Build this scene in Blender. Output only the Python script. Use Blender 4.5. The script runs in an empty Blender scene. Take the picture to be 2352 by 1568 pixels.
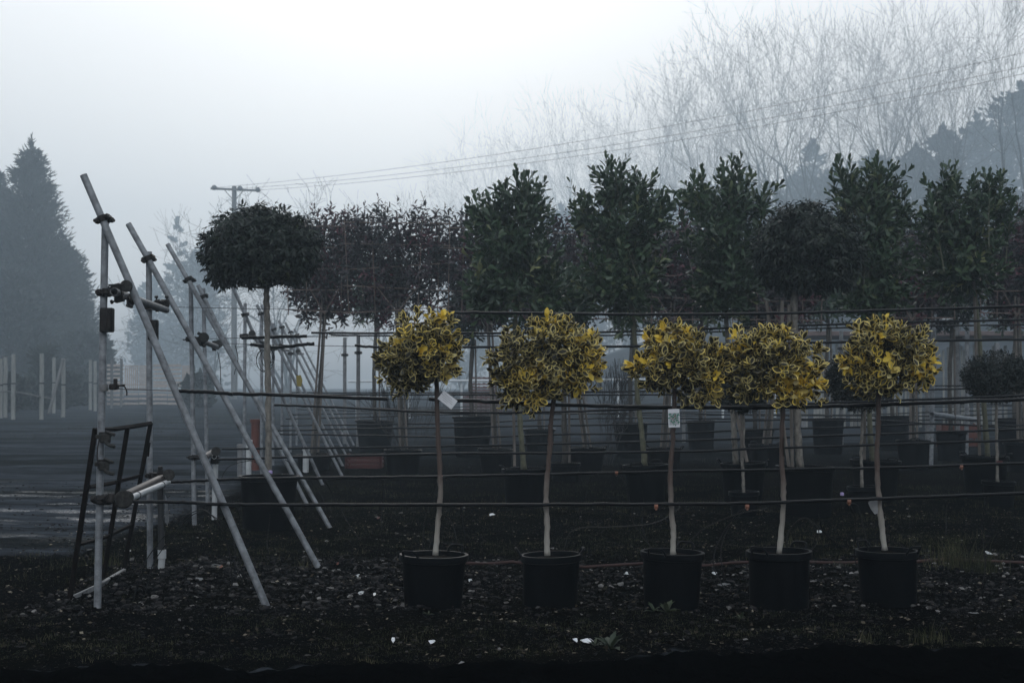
import bpy, math, random
import numpy as np
R = math.radians
rng = np.random.default_rng(11); random.seed(11)
sc = bpy.context.scene; COL = sc.collection

# ------------------------------------------------------------ camera
PITCH = 1.684; CH = 1.5
cam_d = bpy.data.cameras.new('camera'); cam = bpy.data.objects.new('camera', cam_d); COL.objects.link(cam)
cam.location = (0, 0, CH); cam.rotation_euler = (R(90+PITCH), 0, 0)
cam_d.lens = 50; cam_d.sensor_width = 36; cam_d.clip_end = 3000; cam_d.clip_start = .05
cam_d.dof.use_dof = True; cam_d.dof.focus_distance = 9.6; cam_d.dof.aperture_fstop = 6.3
sc.camera = cam
# ------------------------------------------------------------ sky, sun, exposure
SUN_EL, SUN_AZ = 21, -4
w = bpy.data.worlds.new("World"); sc.world = w; w.use_nodes = True
nt = w.node_tree; bg = nt.nodes['Background']
sky = nt.nodes.new('ShaderNodeTexSky'); sky.sky_type = 'NISHITA'; sky.sun_disc = False
sky.sun_elevation = R(SUN_EL); sky.sun_rotation = R(SUN_AZ); sky.dust_density = 4; sky.air_density = 1.2
L_ = nt.links.new
hs = nt.nodes.new('ShaderNodeHueSaturation'); hs.inputs['Saturation'].default_value = .35
L_(sky.outputs[0], hs.inputs['Color'])
# mist-covered sky: brightest round the hidden sun, dimming towards the horizon and behind the camera
tc = nt.nodes.new('ShaderNodeTexCoord'); dt = nt.nodes.new('ShaderNodeVectorMath'); dt.operation = 'DOT_PRODUCT'
dt.inputs[1].default_value = (math.sin(R(SUN_AZ))*math.cos(R(SUN_EL)), math.cos(R(SUN_AZ))*math.cos(R(SUN_EL)), math.sin(R(SUN_EL)))
L_(tc.outputs['Generated'], dt.inputs[0])
lobe = nt.nodes.new('ShaderNodeMapRange'); lobe.interpolation_type = 'SMOOTHSTEP'; lobe.inputs[1].default_value = math.cos(R(68)); lobe.inputs[2].default_value = math.cos(R(10))
L_(dt.outputs['Value'], lobe.inputs[0])
sx = nt.nodes.new('ShaderNodeSeparateXYZ'); L_(tc.outputs['Generated'], sx.inputs[0])
el = nt.nodes.new('ShaderNodeMapRange'); el.interpolation_type = 'SMOOTHSTEP'; el.inputs[1].default_value = -.03; el.inputs[2].default_value = .095; el.inputs[3].default_value = .06
L_(sx.outputs['Z'], el.inputs[0])
mu = nt.nodes.new('ShaderNodeMath'); mu.operation = 'MULTIPLY'; L_(lobe.outputs[0], mu.inputs[0]); L_(el.outputs[0], mu.inputs[1])
gl = nt.nodes.new('ShaderNodeMix'); gl.data_type = 'RGBA'; gl.inputs[6].default_value = (1.3, 1.75, 2.25, 1); gl.inputs[7].default_value = (10.4, 10.6, 10.8, 1)
L_(mu.outputs[0], gl.inputs[0])
lo = nt.nodes.new('ShaderNodeMapRange'); lo.inputs[1].default_value = -.25; lo.inputs[2].default_value = .25; lo.inputs[3].default_value = .12
L_(sx.outputs['Z'], lo.inputs[0])
ze = nt.nodes.new('ShaderNodeMapRange'); ze.inputs[1].default_value = .3; ze.inputs[2].default_value = .9; ze.inputs[3].default_value = 1; ze.inputs[4].default_value = 1.3
L_(sx.outputs['Z'], ze.inputs[0]); zm = nt.nodes.new('ShaderNodeMath'); zm.operation = 'MULTIPLY'; L_(lo.outputs[0], zm.inputs[0]); L_(ze.outputs[0], zm.inputs[1])
gm = nt.nodes.new('ShaderNodeVectorMath'); gm.operation = 'SCALE'; L_(gl.outputs[2], gm.inputs[0]); L_(zm.outputs[0], gm.inputs['Scale'])
# added fill glow in the unseen sky behind the camera, brightens camera-facing sides
bk = nt.nodes.new('ShaderNodeMapRange'); bk.interpolation_type = 'SMOOTHSTEP'; bk.inputs[1].default_value = .0; bk.inputs[2].default_value = -.8; L_(sx.outputs['Y'], bk.inputs[0])
be = nt.nodes.new('ShaderNodeMapRange'); be.interpolation_type = 'SMOOTHSTEP'; be.inputs[1].default_value = .12; be.inputs[2].default_value = .65; L_(sx.outputs['Z'], be.inputs[0])
bm = nt.nodes.new('ShaderNodeMath'); bm.operation = 'MULTIPLY'; L_(bk.outputs[0], bm.inputs[0]); L_(be.outputs[0], bm.inputs[1])
bs = nt.nodes.new('ShaderNodeVectorMath'); bs.operation = 'SCALE'; bs.inputs[0].default_value = (18.5, 18.8, 19.0); L_(bm.outputs[0], bs.inputs['Scale'])
ba = nt.nodes.new('ShaderNodeVectorMath'); ba.operation = 'ADD'; L_(gm.outputs[0], ba.inputs[0]); L_(bs.outputs[0], ba.inputs[1])
mx = nt.nodes.new('ShaderNodeMix'); mx.data_type = 'RGBA'; mx.inputs[0].default_value = .94
L_(hs.outputs[0], mx.inputs[6]); L_(ba.outputs[0], mx.inputs[7]); L_(mx.outputs[2], bg.inputs[0])
bg.inputs[1].default_value = 0.1
sd = bpy.data.lights.new('sun', 'SUN'); sd.energy = .35; sd.angle = R(16); sd.color = (1, .97, .92)
so = bpy.data.objects.new('sun', sd); COL.objects.link(so); so.location = (0, 0, 60)
so.rotation_euler = (R(-(90-SUN_EL)), 0, R(-SUN_AZ))   # shines from behind the scene towards the camera
sc.view_settings.view_transform = 'Standard'; sc.view_settings.look = 'None'
sc.view_settings.exposure = 0; sc.view_settings.gamma = 1
sc.cycles.use_denoising = True; sc.cycles.volume_bounces = 1; sc.cycles.max_bounces = 6
HAZE_D, HAZE_G = .0025, .6

# ------------------------------------------------------------ helpers
F_ = 50/36*2352; CP, SP = math.cos(R(PITCH)), math.sin(R(PITCH))
def at(x, y, Y):                       # a point of the photograph (2352 px wide) at depth Y, in world metres
    u = (x-1176)/F_; v = (784-y)/F_
    s = Y/(CP - v*SP)
    return np.array([u*s, Y, CH + (SP + v*CP)*s])
def px(n, Y): return n*Y/F_

def tag(o, label=None, cat=None, group=None, kind=None):
    if label: o['label'] = label
    if cat: o['category'] = cat
    if group: o['group'] = group
    if kind: o['kind'] = kind
    return o
def thing(name, loc, label, cat, group=None):
    o = bpy.data.objects.new(name, None); COL.objects.link(o); o.location = [float(c) for c in loc]
    o.empty_display_size = .1
    return tag(o, label, cat, group)

class MB:
    def __init__(s): s.v = []; s.f = []; s.n = 0
    def add(s, V, Fs, mat=0, tone=None):
        V = np.asarray(V, float); Fs = np.asarray(Fs, int)
        if len(V) == 0 or len(Fs) == 0: return
        s.v.append((V, np.zeros(len(V)) if tone is None else np.broadcast_to(tone, (len(V),))))
        s.f.append((Fs + s.n, mat)); s.n += len(V)
    def addm(s, V, groups, tone=None):
        V = np.asarray(V, float)
        s.v.append((V, np.zeros(len(V)) if tone is None else np.broadcast_to(tone, (len(V),))))
        for Fs, m in groups: s.f.append((np.asarray(Fs, int) + s.n, m))
        s.n += len(V)
    def build(s, name, mats, parent=None, loc=None, smooth=True, sharp=40):
        V = np.concatenate([a for a, _ in s.v]); T = np.concatenate([b for _, b in s.v])
        top = parent
        if parent is not None:
            while top.parent: top = top.parent
            off = np.array(top.location)
        else:
            off = np.array(loc) if loc is not None else np.array([(V[:, 0].min()+V[:, 0].max())/2, (V[:, 1].min()+V[:, 1].max())/2, V[:, 2].min()])
        me = bpy.data.meshes.new(name)
        V = V - off
        me.vertices.add(len(V)); me.vertices.foreach_set('co', V.astype(np.float32).ravel())
        lv = np.concatenate([f.ravel() for f, _ in s.f]); tot = np.concatenate([np.full(len(f), f.shape[1]) for f, _ in s.f])
        mi = np.concatenate([np.full(len(f), m) if np.isscalar(m) else np.asarray(m) for f, m in s.f])
        me.loops.add(len(lv)); me.loops.foreach_set('vertex_index', lv.astype(np.int32))
        me.polygons.add(len(tot)); st = np.concatenate([[0], np.cumsum(tot)[:-1]])
        me.polygons.foreach_set('loop_start', st.astype(np.int32))
        me.polygons.foreach_set('loop_total', tot.astype(np.int32))
        me.polygons.foreach_set('material_index', mi.astype(np.int32))
        me.polygons.foreach_set('use_smooth', np.full(len(tot), smooth))
        me.update(calc_edges=True)
        at_ = me.attributes.new('tone', 'FLOAT', 'POINT'); at_.data.foreach_set('value', T.astype(np.float32))
        for m in (mats if isinstance(mats, (list, tuple)) else [mats]): me.materials.append(m)
        if smooth and sharp: me.set_sharp_from_angle(angle=R(sharp))
        o = bpy.data.objects.new(name, me); COL.objects.link(o)
        if parent is not None: o.parent = parent
        else: o.location = [float(c) for c in off]
        return o

def norm(a): return a/np.maximum(np.linalg.norm(a, axis=-1, keepdims=True), 1e-9)
def tube(mb, P, r, n=8, mat=0, cap=True, tone=None):
    P = np.asarray(P, float); k = len(P); r = np.broadcast_to(r, (k,))
    T = norm(np.gradient(P, axis=0)); t0 = T[0]
    a = np.array([0, 0, 1.]) if abs(t0[2]) < .9 else np.array([1., 0, 0])
    N = norm(np.cross(t0, a)); rings = []
    for i in range(k):
        N = norm(N - T[i]*np.dot(N, T[i])); B = np.cross(T[i], N)
        th = np.arange(n)*2*math.pi/n
        rings.append(P[i] + r[i]*(np.cos(th)[:, None]*N + np.sin(th)[:, None]*B))
    V = np.concatenate(rings); Fs = []
    for i in range(k-1):
        j = np.arange(n); j2 = (j+1) % n
        Fs.append(np.stack([i*n+j, i*n+j2, (i+1)*n+j2, (i+1)*n+j], 1))
    g = [(np.concatenate(Fs), mat)]
    if cap: g += [(np.arange(n)[::-1][None], mat), ((np.arange(n)+(k-1)*n)[None], mat)]
    mb.addm(V, g, tone)
def spline(P, m=8):
    P = np.asarray(P, float); Q = np.concatenate([[2*P[0]-P[1]], P, [2*P[-1]-P[-2]]]); out = []
    for i in range(1, len(Q)-2):
        t = np.linspace(0, 1, m, endpoint=False)[:, None]
        a, b, c, d = Q[i-1], Q[i], Q[i+1], Q[i+2]
        out.append(.5*((2*b)+(c-a)*t+(2*a-5*b+4*c-d)*t**2+(3*b-a-3*c+d)*t**3))
    return np.concatenate(out+[P[-1:]])
def segs(mb, P0, P1, r0, r1, n=3, mat=0, tone=None):
    P0 = np.asarray(P0); P1 = np.asarray(P1); k = len(P0)
    if k == 0: return
    D = norm(P1-P0); A = np.where(np.abs(D[:, 2:3]) < .9, [[0, 0, 1.]], [[1., 0, 0]]); N = norm(np.cross(D, A)); B = np.cross(D, N)
    th = np.arange(n)*2*math.pi/n
    o = np.cos(th)[None, :, None]*N[:, None] + np.sin(th)[None, :, None]*B[:, None]
    V = np.concatenate([P0[:, None]+o*np.reshape(r0, (-1, 1, 1)), P1[:, None]+o*np.reshape(r1, (-1, 1, 1))], 1).reshape(-1, 3)
    j = np.arange(n); j2 = (j+1) % n
    f = np.stack([j, j2, n+j2, n+j], 1)
    Fs = (f[None]+(np.arange(k)*2*n)[:, None, None]).reshape(-1, 4)
    mb.add(V, Fs, mat, tone)
def box(mb, c, s, mat=0, rz=0, bev=0, axes=None, tone=None):
    c = np.asarray(c, float); h = np.asarray(s, float)/2
    b = min(bev, *(h*.45)) if bev else 0
    if b:
        V = []; 
        for sx in (-1, 1):
            for sy in (-1, 1):
                for sz in (-1, 1):
                    V += [(sx*h[0], sy*(h[1]-b), sz*(h[2]-b)), (sx*(h[0]-b), sy*h[1], sz*(h[2]-b)), (sx*(h[0]-b), sy*(h[1]-b), sz*h[2])]
        V = np.array(V)
        def ix(sx, sy, sz, a): return ((sx > 0)*4+(sy > 0)*2+(sz > 0))*3+a
        q = []; tr = []
        for a in range(3):
            for s0 in (-1, 1):
                cyc = [(-1, -1), (1, -1), (1, 1), (-1, 1)]
                f = []
                for p, q_ in cyc:
                    t = [p, q_]; t.insert(a, s0); f.append(ix(*t, a))
                q.append(f)
        for a in range(3):
            o1, o2 = [k for k in range(3) if k != a]
            for s1 in (-1, 1):
                for s2 in (-1, 1):
                    f = []
                    for sa, ax in ((-1, o1), (1, o1), (1, o2), (-1, o2)):
                        t = [0, 0, 0]; t[a] = sa; t[o1] = s1; t[o2] = s2; f.append(ix(*t, ax))
                    q.append(f)
        for sx in (-1, 1):
            for sy in (-1, 1):
                for sz in (-1, 1): tr.append([ix(sx, sy, sz, k) for k in range(3)])
        g = [(np.array(q), mat), (np.array(tr), mat)]
    else:
        V = np.array([(x, y, z) for x in (-1, 1) for y in (-1, 1) for z in (-1, 1)])*h
        g = [(np.array([(0, 1, 3, 2), (4, 6, 7, 5), (0, 4, 5, 1), (2, 3, 7, 6), (0, 2, 6, 4), (1, 5, 7, 3)]), mat)]
    if axes is not None: V = V@np.asarray(axes)
    elif rz:
        cz, sz_ = math.cos(rz), math.sin(rz); V = V@np.array([[cz, sz_, 0], [-sz_, cz, 0], [0, 0, 1]])
    mb.addm(V+c, g, tone)
def lathe(mb, c, prof, n=28, mat=0, wob=.012):
    prof = np.asarray(prof, float); th = np.arange(n)*2*math.pi/n; V = []
    for r, z in prof: q = r*(1+wob*np.sin(2*th+c[0]*9)+wob*.5*np.sin(5*th+c[0]*3+z*4)); V.append(np.stack([c[0]+q*np.cos(th)+z*.03*math.sin(c[0]*7), c[1]+q*np.sin(th), c[2]+z+q*.03*np.cos(th)*math.sin(c[0]*5)], 1))
    V = np.concatenate(V); j = np.arange(n); j2 = (j+1) % n
    Fs = np.concatenate([np.stack([i*n+j, i*n+j2, (i+1)*n+j2, (i+1)*n+j], 1) for i in range(len(prof)-1)])
    mb.add(V, Fs, mat)

# 2-D value noise
_lat = rng.random((256, 256))
def vnoise(x, y):
    xi = np.floor(x).astype(int); yi = np.floor(y).astype(int); fx = x-xi; fy = y-yi
    fx = fx*fx*(3-2*fx); fy = fy*fy*(3-2*fy); g = lambda a, b: _lat[a & 255, b & 255]
    return (g(xi, yi)*(1-fx)+g(xi+1, yi)*fx)*(1-fy)+(g(xi, yi+1)*(1-fx)+g(xi+1, yi+1)*fx)*fy-.5
def fbm(x, y, o=4):
    s = 0; a = 1
    for i in range(o): s = s+a*vnoise(x*2**i+17*i, y*2**i+31*i); a *= .5
    return s

# ------------------------------------------------------------ materials
def mat(name, c1, c2=None, rough=.6, metal=0, scale=8, bump=0, bscale=None, tone=False, spec=.5, c3=None, trans=0, coat=0, stretch=None):
    m = bpy.data.materials.new(name); m.use_nodes = True; n = m.node_tree.nodes; l = m.node_tree.links
    b = n['Principled BSDF']; b.inputs['Roughness'].default_value = rough; b.inputs['Metallic'].default_value = metal
    b.inputs['Specular IOR Level'].default_value = spec
    c2 = c2 or c1
    tc = n.new('ShaderNodeTexCoord'); mp = n.new('ShaderNodeMapping'); l.new(tc.outputs['Object'], mp.inputs[0])
    if stretch: mp.inputs['Scale'].default_value = stretch
    no = n.new('ShaderNodeTexNoise'); no.inputs['Scale'].default_value = scale; no.inputs['Detail'].default_value = 6; no.inputs['Roughness'].default_value = .65
    l.new(mp.outputs[0], no.inputs[0])
    cr = n.new('ShaderNodeValToRGB'); cr.color_ramp.elements[0].position = .32; cr.color_ramp.elements[1].position = .68
    cr.color_ramp.elements[0].color = (*c1, 1); cr.color_ramp.elements[1].color = (*c2, 1)
    if tone:
        a = n.new('ShaderNodeAttribute'); a.attribute_name = 'tone'
        ad = n.new('ShaderNodeMath'); ad.operation = 'MULTIPLY_ADD'; ad.inputs[1].default_value = .25
        su = n.new('ShaderNodeMath'); su.operation = 'SUBTRACT'; su.inputs[1].default_value = .125
        l.new(no.outputs[0], ad.inputs[0]); l.new(a.outputs['Fac'], ad.inputs[2]); l.new(ad.outputs[0], su.inputs[0]); l.new(su.outputs[0], cr.inputs[0])
        cr.color_ramp.elements[0].position = 0; cr.color_ramp.elements[1].position = .6 if c3 else 1
        if c3: e = cr.color_ramp.elements.new(1.); e.color = (*c3, 1)
    else: l.new(no.outputs[0], cr.inputs[0])
    l.new(cr.outputs[0], b.inputs['Base Color'])
    if bump:
        n2 = n.new('ShaderNodeTexNoise'); n2.inputs['Scale'].default_value = bscale or scale*4; n2.inputs['Detail'].default_value = 5
        l.new(mp.outputs[0], n2.inputs[0])
        bp = n.new('ShaderNodeBump'); bp.inputs['Strength'].default_value = bump; bp.inputs['Distance'].default_value = .01
        l.new(n2.outputs[0], bp.inputs['Height']); l.new(bp.outputs[0], b.inputs['Normal'])
        rr = n.new('ShaderNodeMapRange'); rr.inputs[3].default_value = max(0, rough-.15); rr.inputs[4].default_value = min(1, rough+.15)
        l.new(no.outputs[0], rr.inputs[0]); l.new(rr.outputs[0], b.inputs['Roughness'])
    if trans:
        t = n.new('ShaderNodeBsdfTranslucent'); l.new(cr.outputs[0], t.inputs[0]); mx = n.new('ShaderNodeMixShader'); mx.inputs[0].default_value = trans
        l.new(b.outputs[0], mx.inputs[1]); l.new(t.outputs[0], mx.inputs[2]); l.new(mx.outputs[0], n['Material Output'].inputs['Surface'])
    return m
M = {}
M['galv'] = mat('galvanised', (.125, .13, .14), (.33, .35, .375), rough=.55, metal=.2, scale=14, bump=.25, bscale=160)
M['galv_d'] = mat('galvanised_dull', (.12, .12, .125), (.25, .255, .26), rough=.6, metal=.15, scale=15, bump=.2, bscale=120)
M['iron'] = mat('dark_iron', (.008, .007, .007), (.022, .018, .017), rough=.6, metal=.4, scale=30, bump=.4, bscale=120)
M['clampm'] = mat('clamp_steel', (.015, .015, .015), (.055, .053, .05), spec=.2, rough=.6, metal=.2, scale=40, bump=.5, bscale=150)
M['rust'] = mat('rusty_angle_iron', (.002, .0014, .0012), (.009, .005, .004), spec=.08, rough=.8, scale=14, bump=.4, bscale=90)
M['brownpipe'] = mat('brown_pipe', (.012, .007, .0065), (.030, .017, .015), rough=.5, scale=12, bump=.2)
M['pvc'] = mat('white_pvc', (.42, .44, .45), (.6, .61, .62), rough=.45, scale=9, bump=.1)
M['greypipe'] = mat('grey_pipe', (.022, .022, .023), (.04, .04, .042), rough=.5, scale=9, bump=.15)
M['tube'] = mat('black_tube', (.002, .0025, .0035), (.005, .006, .008), rough=.42, scale=30, bump=.2, spec=.16)
M['wire'] = mat('steel_wire', (.05, .05, .055), rough=.5, metal=.5)
M['pot'] = mat('black_plastic', (.0008, .001, .0016), (.0026, .003, .0042), rough=.65, scale=7, bump=.12, bscale=60, spec=.05)
M['rim'] = mat('black_plastic_rim', (.002, .0028, .004), (.005, .006, .008), rough=.5, scale=9, spec=.09)
M['soil'] = mat('potting_soil', (.003, .0025, .002), (.012, .010, .008), rough=.9, scale=40, bump=1, bscale=120, spec=.05)
M['bark'] = mat('grey_bark', (.08, .072, .062), (.27, .25, .22), rough=.85, scale=26, bump=.6, bscale=90, stretch=(1, 1, .5))
M['bark_red'] = mat('reddish_bark', (.018, .010, .009), (.09, .062, .052), rough=.75, scale=18, bump=.6, bscale=90, stretch=(1, 1, .4), tone=True, c3=(.38, .36, .32))
M['bark_dk'] = mat('dark_bark', (.05, .046, .04), (.11, .10, .09), rough=.85, scale=18, bump=.5)
M['bark_green'] = mat('greenish_bark', (.07, .07, .045), (.15, .15, .10), rough=.85, scale=18, bump=.4)
M['stake'] = mat('timber_stake', (.06, .052, .045), (.20, .175, .155), rough=.85, scale=18, bump=.4, stretch=(1, 1, .15))
M['bamboo'] = mat('bamboo', (.10, .07, .06), (.20, .145, .12), rough=.6, scale=25, stretch=(1, 1, .3))
M['post'] = mat('weathered_post', (.16, .165, .155), (.34, .34, .32), rough=.9, scale=9, bump=.6, stretch=(1, 1, .15))
M['pallet'] = mat('pallet_wood', (.30, .25, .22), (.50, .43, .39), rough=.85, scale=8, bump=.3)
M['h_mid'] = mat('holly_leaf_centre', (.012, .011, .007), (.04, .036, .022), rough=.4, tone=True, c3=(.10, .085, .035), scale=40, spec=.3)
M['h_edge'] = mat('holly_leaf_margin', (.12, .10, .04), (.72, .60, .24), rough=.5, tone=True, c3=(.90, .66, .11), trans=.12, scale=40)
M['h_yel'] = mat('yellow_leaf', (.78, .55, .06), (.90, .66, .09), rough=.45, tone=True, c3=(.74, .64, .30), trans=.3, scale=40)
M['plaurel'] = mat('glossy_dark_leaf', (.004, .009, .005), (.012, .024, .012), rough=.40, tone=True, c3=(.07, .085, .035), trans=.08, scale=30, spec=.35)
M['laurel'] = mat('laurel_leaf', (.018, .038, .018), (.050, .088, .040), rough=.40, tone=True, c3=(.20, .21, .09), trans=.15, scale=30)
M['photinia'] = mat('reddish_leaf', (.007, .014, .012), (.036, .016, .024), rough=.45, tone=True, c3=(.12, .02, .035), trans=.15, scale=30)
M['boxleaf'] = mat('small_dark_leaf', (.003, .007, .005), (.008, .015, .010), rough=.5, tone=True, c3=(.016, .026, .016), trans=.1, scale=30)
M['conifer'] = mat('conifer_green', (.008, .014, .011), (.022, .034, .025), rough=.7, tone=True, c3=(.05, .055, .035), scale=3)
M['farbush'] = mat('twiggy_bush', (.014, .017, .018), (.035, .034, .036), rough=.8, tone=True, c3=(.10, .055, .055), scale=3)
M['farbark'] = mat('distant_bark', (.03, .028, .028), (.06, .055, .052), rough=.9, scale=2)
M['polewood'] = mat('pole_wood', (.10, .10, .10), (.17, .17, .165), rough=.9, scale=4, stretch=(1, 1, .1))
M['stone'] = mat('stone', (.003, .003, .004), (.03, .028, .028), rough=.7, tone=True, c3=(.30, .29, .28), scale=30, bump=.3, spec=.08)
M['grass'] = mat('grass_blade', (.006, .008, .003), (.04, .045, .022), rough=.7, tone=True, c3=(.20, .18, .11), trans=.2, scale=6, spec=.05)
M['weed'] = mat('weed_leaf', (.012, .022, .012), (.03, .045, .022), rough=.55, tone=True, c3=(.09, .10, .06), trans=.2)
M['litter'] = mat('dead_leaves', (.006, .005, .004), (.055, .045, .032), rough=.9, tone=True, c3=(.26, .23, .18), scale=30, spec=.05)
M['white'] = mat('white_card', (.7, .71, .75), (.8, .81, .84), rough=.5, scale=12)
M['ink'] = mat('grey_print', (.42, .43, .46), rough=.6)
M['tagred'] = mat('berry_red_print', (.25, .02, .03), rough=.5)
M['taggreen'] = mat('leaf_print', (.03, .14, .09), (.10, .28, .22), rough=.5, scale=90)
M['red'] = mat('red_plastic', (.045, .008, .008), (.085, .014, .012), rough=.6, scale=12)
M['redpipe'] = mat('dull_red_pipe', (.022, .008, .007), (.05, .02, .016), rough=.8, scale=9, bump=.4)
M['brick'] = mat('orange_clay', (.09, .028, .02), (.14, .045, .032), rough=.85, scale=9)
M['orange'] = mat('orange_clip', (.14, .055, .03), (.25, .09, .05), rough=.5)
M['lilac'] = mat('lilac_plastic', (.42, .33, .6), rough=.5)
M['insul'] = mat('insulator', (.10, .11, .12), rough=.5)
M['roof'] = mat('pinkish_roof', (.10, .07, .066), (.17, .12, .11), rough=.85, scale=3)
M['rail'] = mat('pale_rail', (.55, .58, .6), (.7, .72, .73), rough=.5)
M['yellowtag'] = mat('yellow_cloth', (.30, .24, .07), (.4, .34, .12), rough=.8)

def ground_mat():
    m = bpy.data.materials.new('ground_soil'); m.use_nodes = True; n = m.node_tree.nodes; l = m.node_tree.links; b = n['Principled BSDF']
    tc = n.new('ShaderNodeTexCoord')
    def noise(sc_, det=6, ro=.6, st=None):
        k = n.new('ShaderNodeTexNoise'); k.inputs['Scale'].default_value = sc_; k.inputs['Detail'].default_value = det; k.inputs['Roughness'].default_value = ro
        if st:
            mp = n.new('ShaderNodeMapping'); mp.inputs['Scale'].default_value = st; l.new(tc.outputs['Object'], mp.inputs[0]); l.new(mp.outputs[0], k.inputs[0])
        else: l.new(tc.outputs['Object'], k.inputs[0])
        return k.outputs[0]
    def ramp(fac, stops):
        c = n.new('ShaderNodeValToRGB')
        while len(c.color_ramp.elements) < len(stops): c.color_ramp.elements.new(.5)
        for e, (p, v) in zip(c.color_ramp.elements, stops): e.position = p; e.color = (*v, 1) if not np.isscalar(v) else (v, v, v, 1)
        l.new(fac, c.inputs[0]); return c.outputs[0]
    def mix(f, a, c):
        k = n.new('ShaderNodeMix'); k.data_type = 'RGBA'
        for s, v in ((0, f), (6, a), (7, c)):
            if isinstance(v, (int, float)): k.inputs[s].default_value = v
            elif isinstance(v, tuple): k.inputs[s].default_value = (*v, 1)
            else: l.new(v, k.inputs[s])
        return k.outputs[2]
    at_ = n.new('ShaderNodeAttribute'); at_.attribute_name = 'tone'      # 0 soil, 1 road, 2 foreground strip with shade painted in black, 3 moss
    def band(v):
        s = n.new('ShaderNodeMath'); s.operation = 'SUBTRACT'; l.new(at_.outputs['Fac'], s.inputs[0]); s.inputs[1].default_value = v
        a = n.new('ShaderNodeMath'); a.operation = 'ABSOLUTE'; l.new(s.outputs[0], a.inputs[0])
        k = n.new('ShaderNodeMath'); k.operation = 'SUBTRACT'; k.inputs[0].default_value = 1; k.use_clamp = True; l.new(a.outputs[0], k.inputs[1]); return k.outputs[0]
    big = noise(.8, 8, .7); fine = noise(14, 8, .7); spk = noise(70, 3, .8)
    soil = ramp(fine, [(.3, (.0005, .0005, .0006)), (.55, (.0022, .0021, .0023)), (.75, (.016, .0145, .013))])
    moss = ramp(fine, [(.3, (.0008, .0008, .0005)), (.6, (.004, .0038, .002)), (.8, (.022, .019, .010))])
    mm = ramp(big, [(.45, 0.), (.62, 1.)])
    col = mix(mm, soil, moss)
    spec = ramp(spk, [(.61, 0.), (.70, 1.)])
    col = mix(spec, col, (.11, .105, .10))
    road = ramp(noise(2.2, 9, .75, (.35, 1.6, 1)), [(.34, (.012, .014, .019)), (.68, (.085, .097, .115))])
    road = mix(ramp(noise(.45, 6, .7, (.3, 1.5, 1)), [(.42, 0.), (.58, .75)]), road, mix(.5, moss, (.012, .015, .012)))
    col = mix(band(1), col, road)
    col = mix(band(2), col, (.0006, .0006, .0006))  # foreground shade put into the soil colour
    l.new(col, b.inputs['Base Color'])
    wet = ramp(noise(1.0, 5, .6, (.55, 2.2, 1)), [(.54, 0.), (.63, 1.)])
    lv = n.new('ShaderNodeMath'); lv.operation = 'MULTIPLY'; l.new(band(1), lv.inputs[0]); sy = n.new('ShaderNodeSeparateXYZ'); l.new(tc.outputs['Object'], sy.inputs[0])
    ya = n.new('ShaderNodeMapRange'); ya.interpolation_type = 'SMOOTHSTEP'; ya.inputs[1].default_value = 13.5; ya.inputs[2].default_value = 14.8; l.new(sy.outputs['Y'], ya.inputs[0])
    yb = n.new('ShaderNodeMapRange'); yb.interpolation_type = 'SMOOTHSTEP'; yb.inputs[1].default_value = 23; yb.inputs[2].default_value = 20; l.new(sy.outputs['Y'], yb.inputs[0])
    w1 = n.new('ShaderNodeMath'); w1.operation = 'MULTIPLY'; l.new(ya.outputs[0], w1.inputs[0]); l.new(yb.outputs[0], w1.inputs[1])
    w2 = n.new('ShaderNodeMath'); w2.operation = 'MULTIPLY'; l.new(w1.outputs[0], w2.inputs[0]); l.new(wet, w2.inputs[1])
    w3 = n.new('ShaderNodeMath'); w3.operation = 'MULTIPLY'; l.new(w2.outputs[0], w3.inputs[0]); l.new(ramp(noise(30, 4, .8), [(.42, 0.), (.58, 1.)]), w3.inputs[1]); l.new(w3.outputs[0], lv.inputs[1])
    ro = n.new('ShaderNodeMapRange'); ro.inputs[3].default_value = .85; ro.inputs[4].default_value = .3; l.new(lv.outputs[0], ro.inputs[0]); l.new(ro.outputs[0], b.inputs['Roughness'])
    sp_ = n.new('ShaderNodeMath'); sp_.operation = 'MULTIPLY'; sp_.inputs[1].default_value = .5; l.new(lv.outputs[0], sp_.inputs[0]); l.new(sp_.outputs[0], b.inputs['Specular IOR Level'])
    bp = n.new('ShaderNodeBump'); bp.inputs['Distance'].default_value = .03; l.new(noise(22, 8, .75), bp.inputs['Height'])
    bs = n.new('ShaderNodeMapRange'); bs.inputs[3].default_value = .9; bs.inputs[4].default_value = .5; l.new(lv.outputs[0], bs.inputs[0]); l.new(bs.outputs[0], bp.inputs['Strength'])
    l.new(bp.outputs[0], b.inputs['Normal'])
    return m
M['ground'] = ground_mat()

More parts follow.
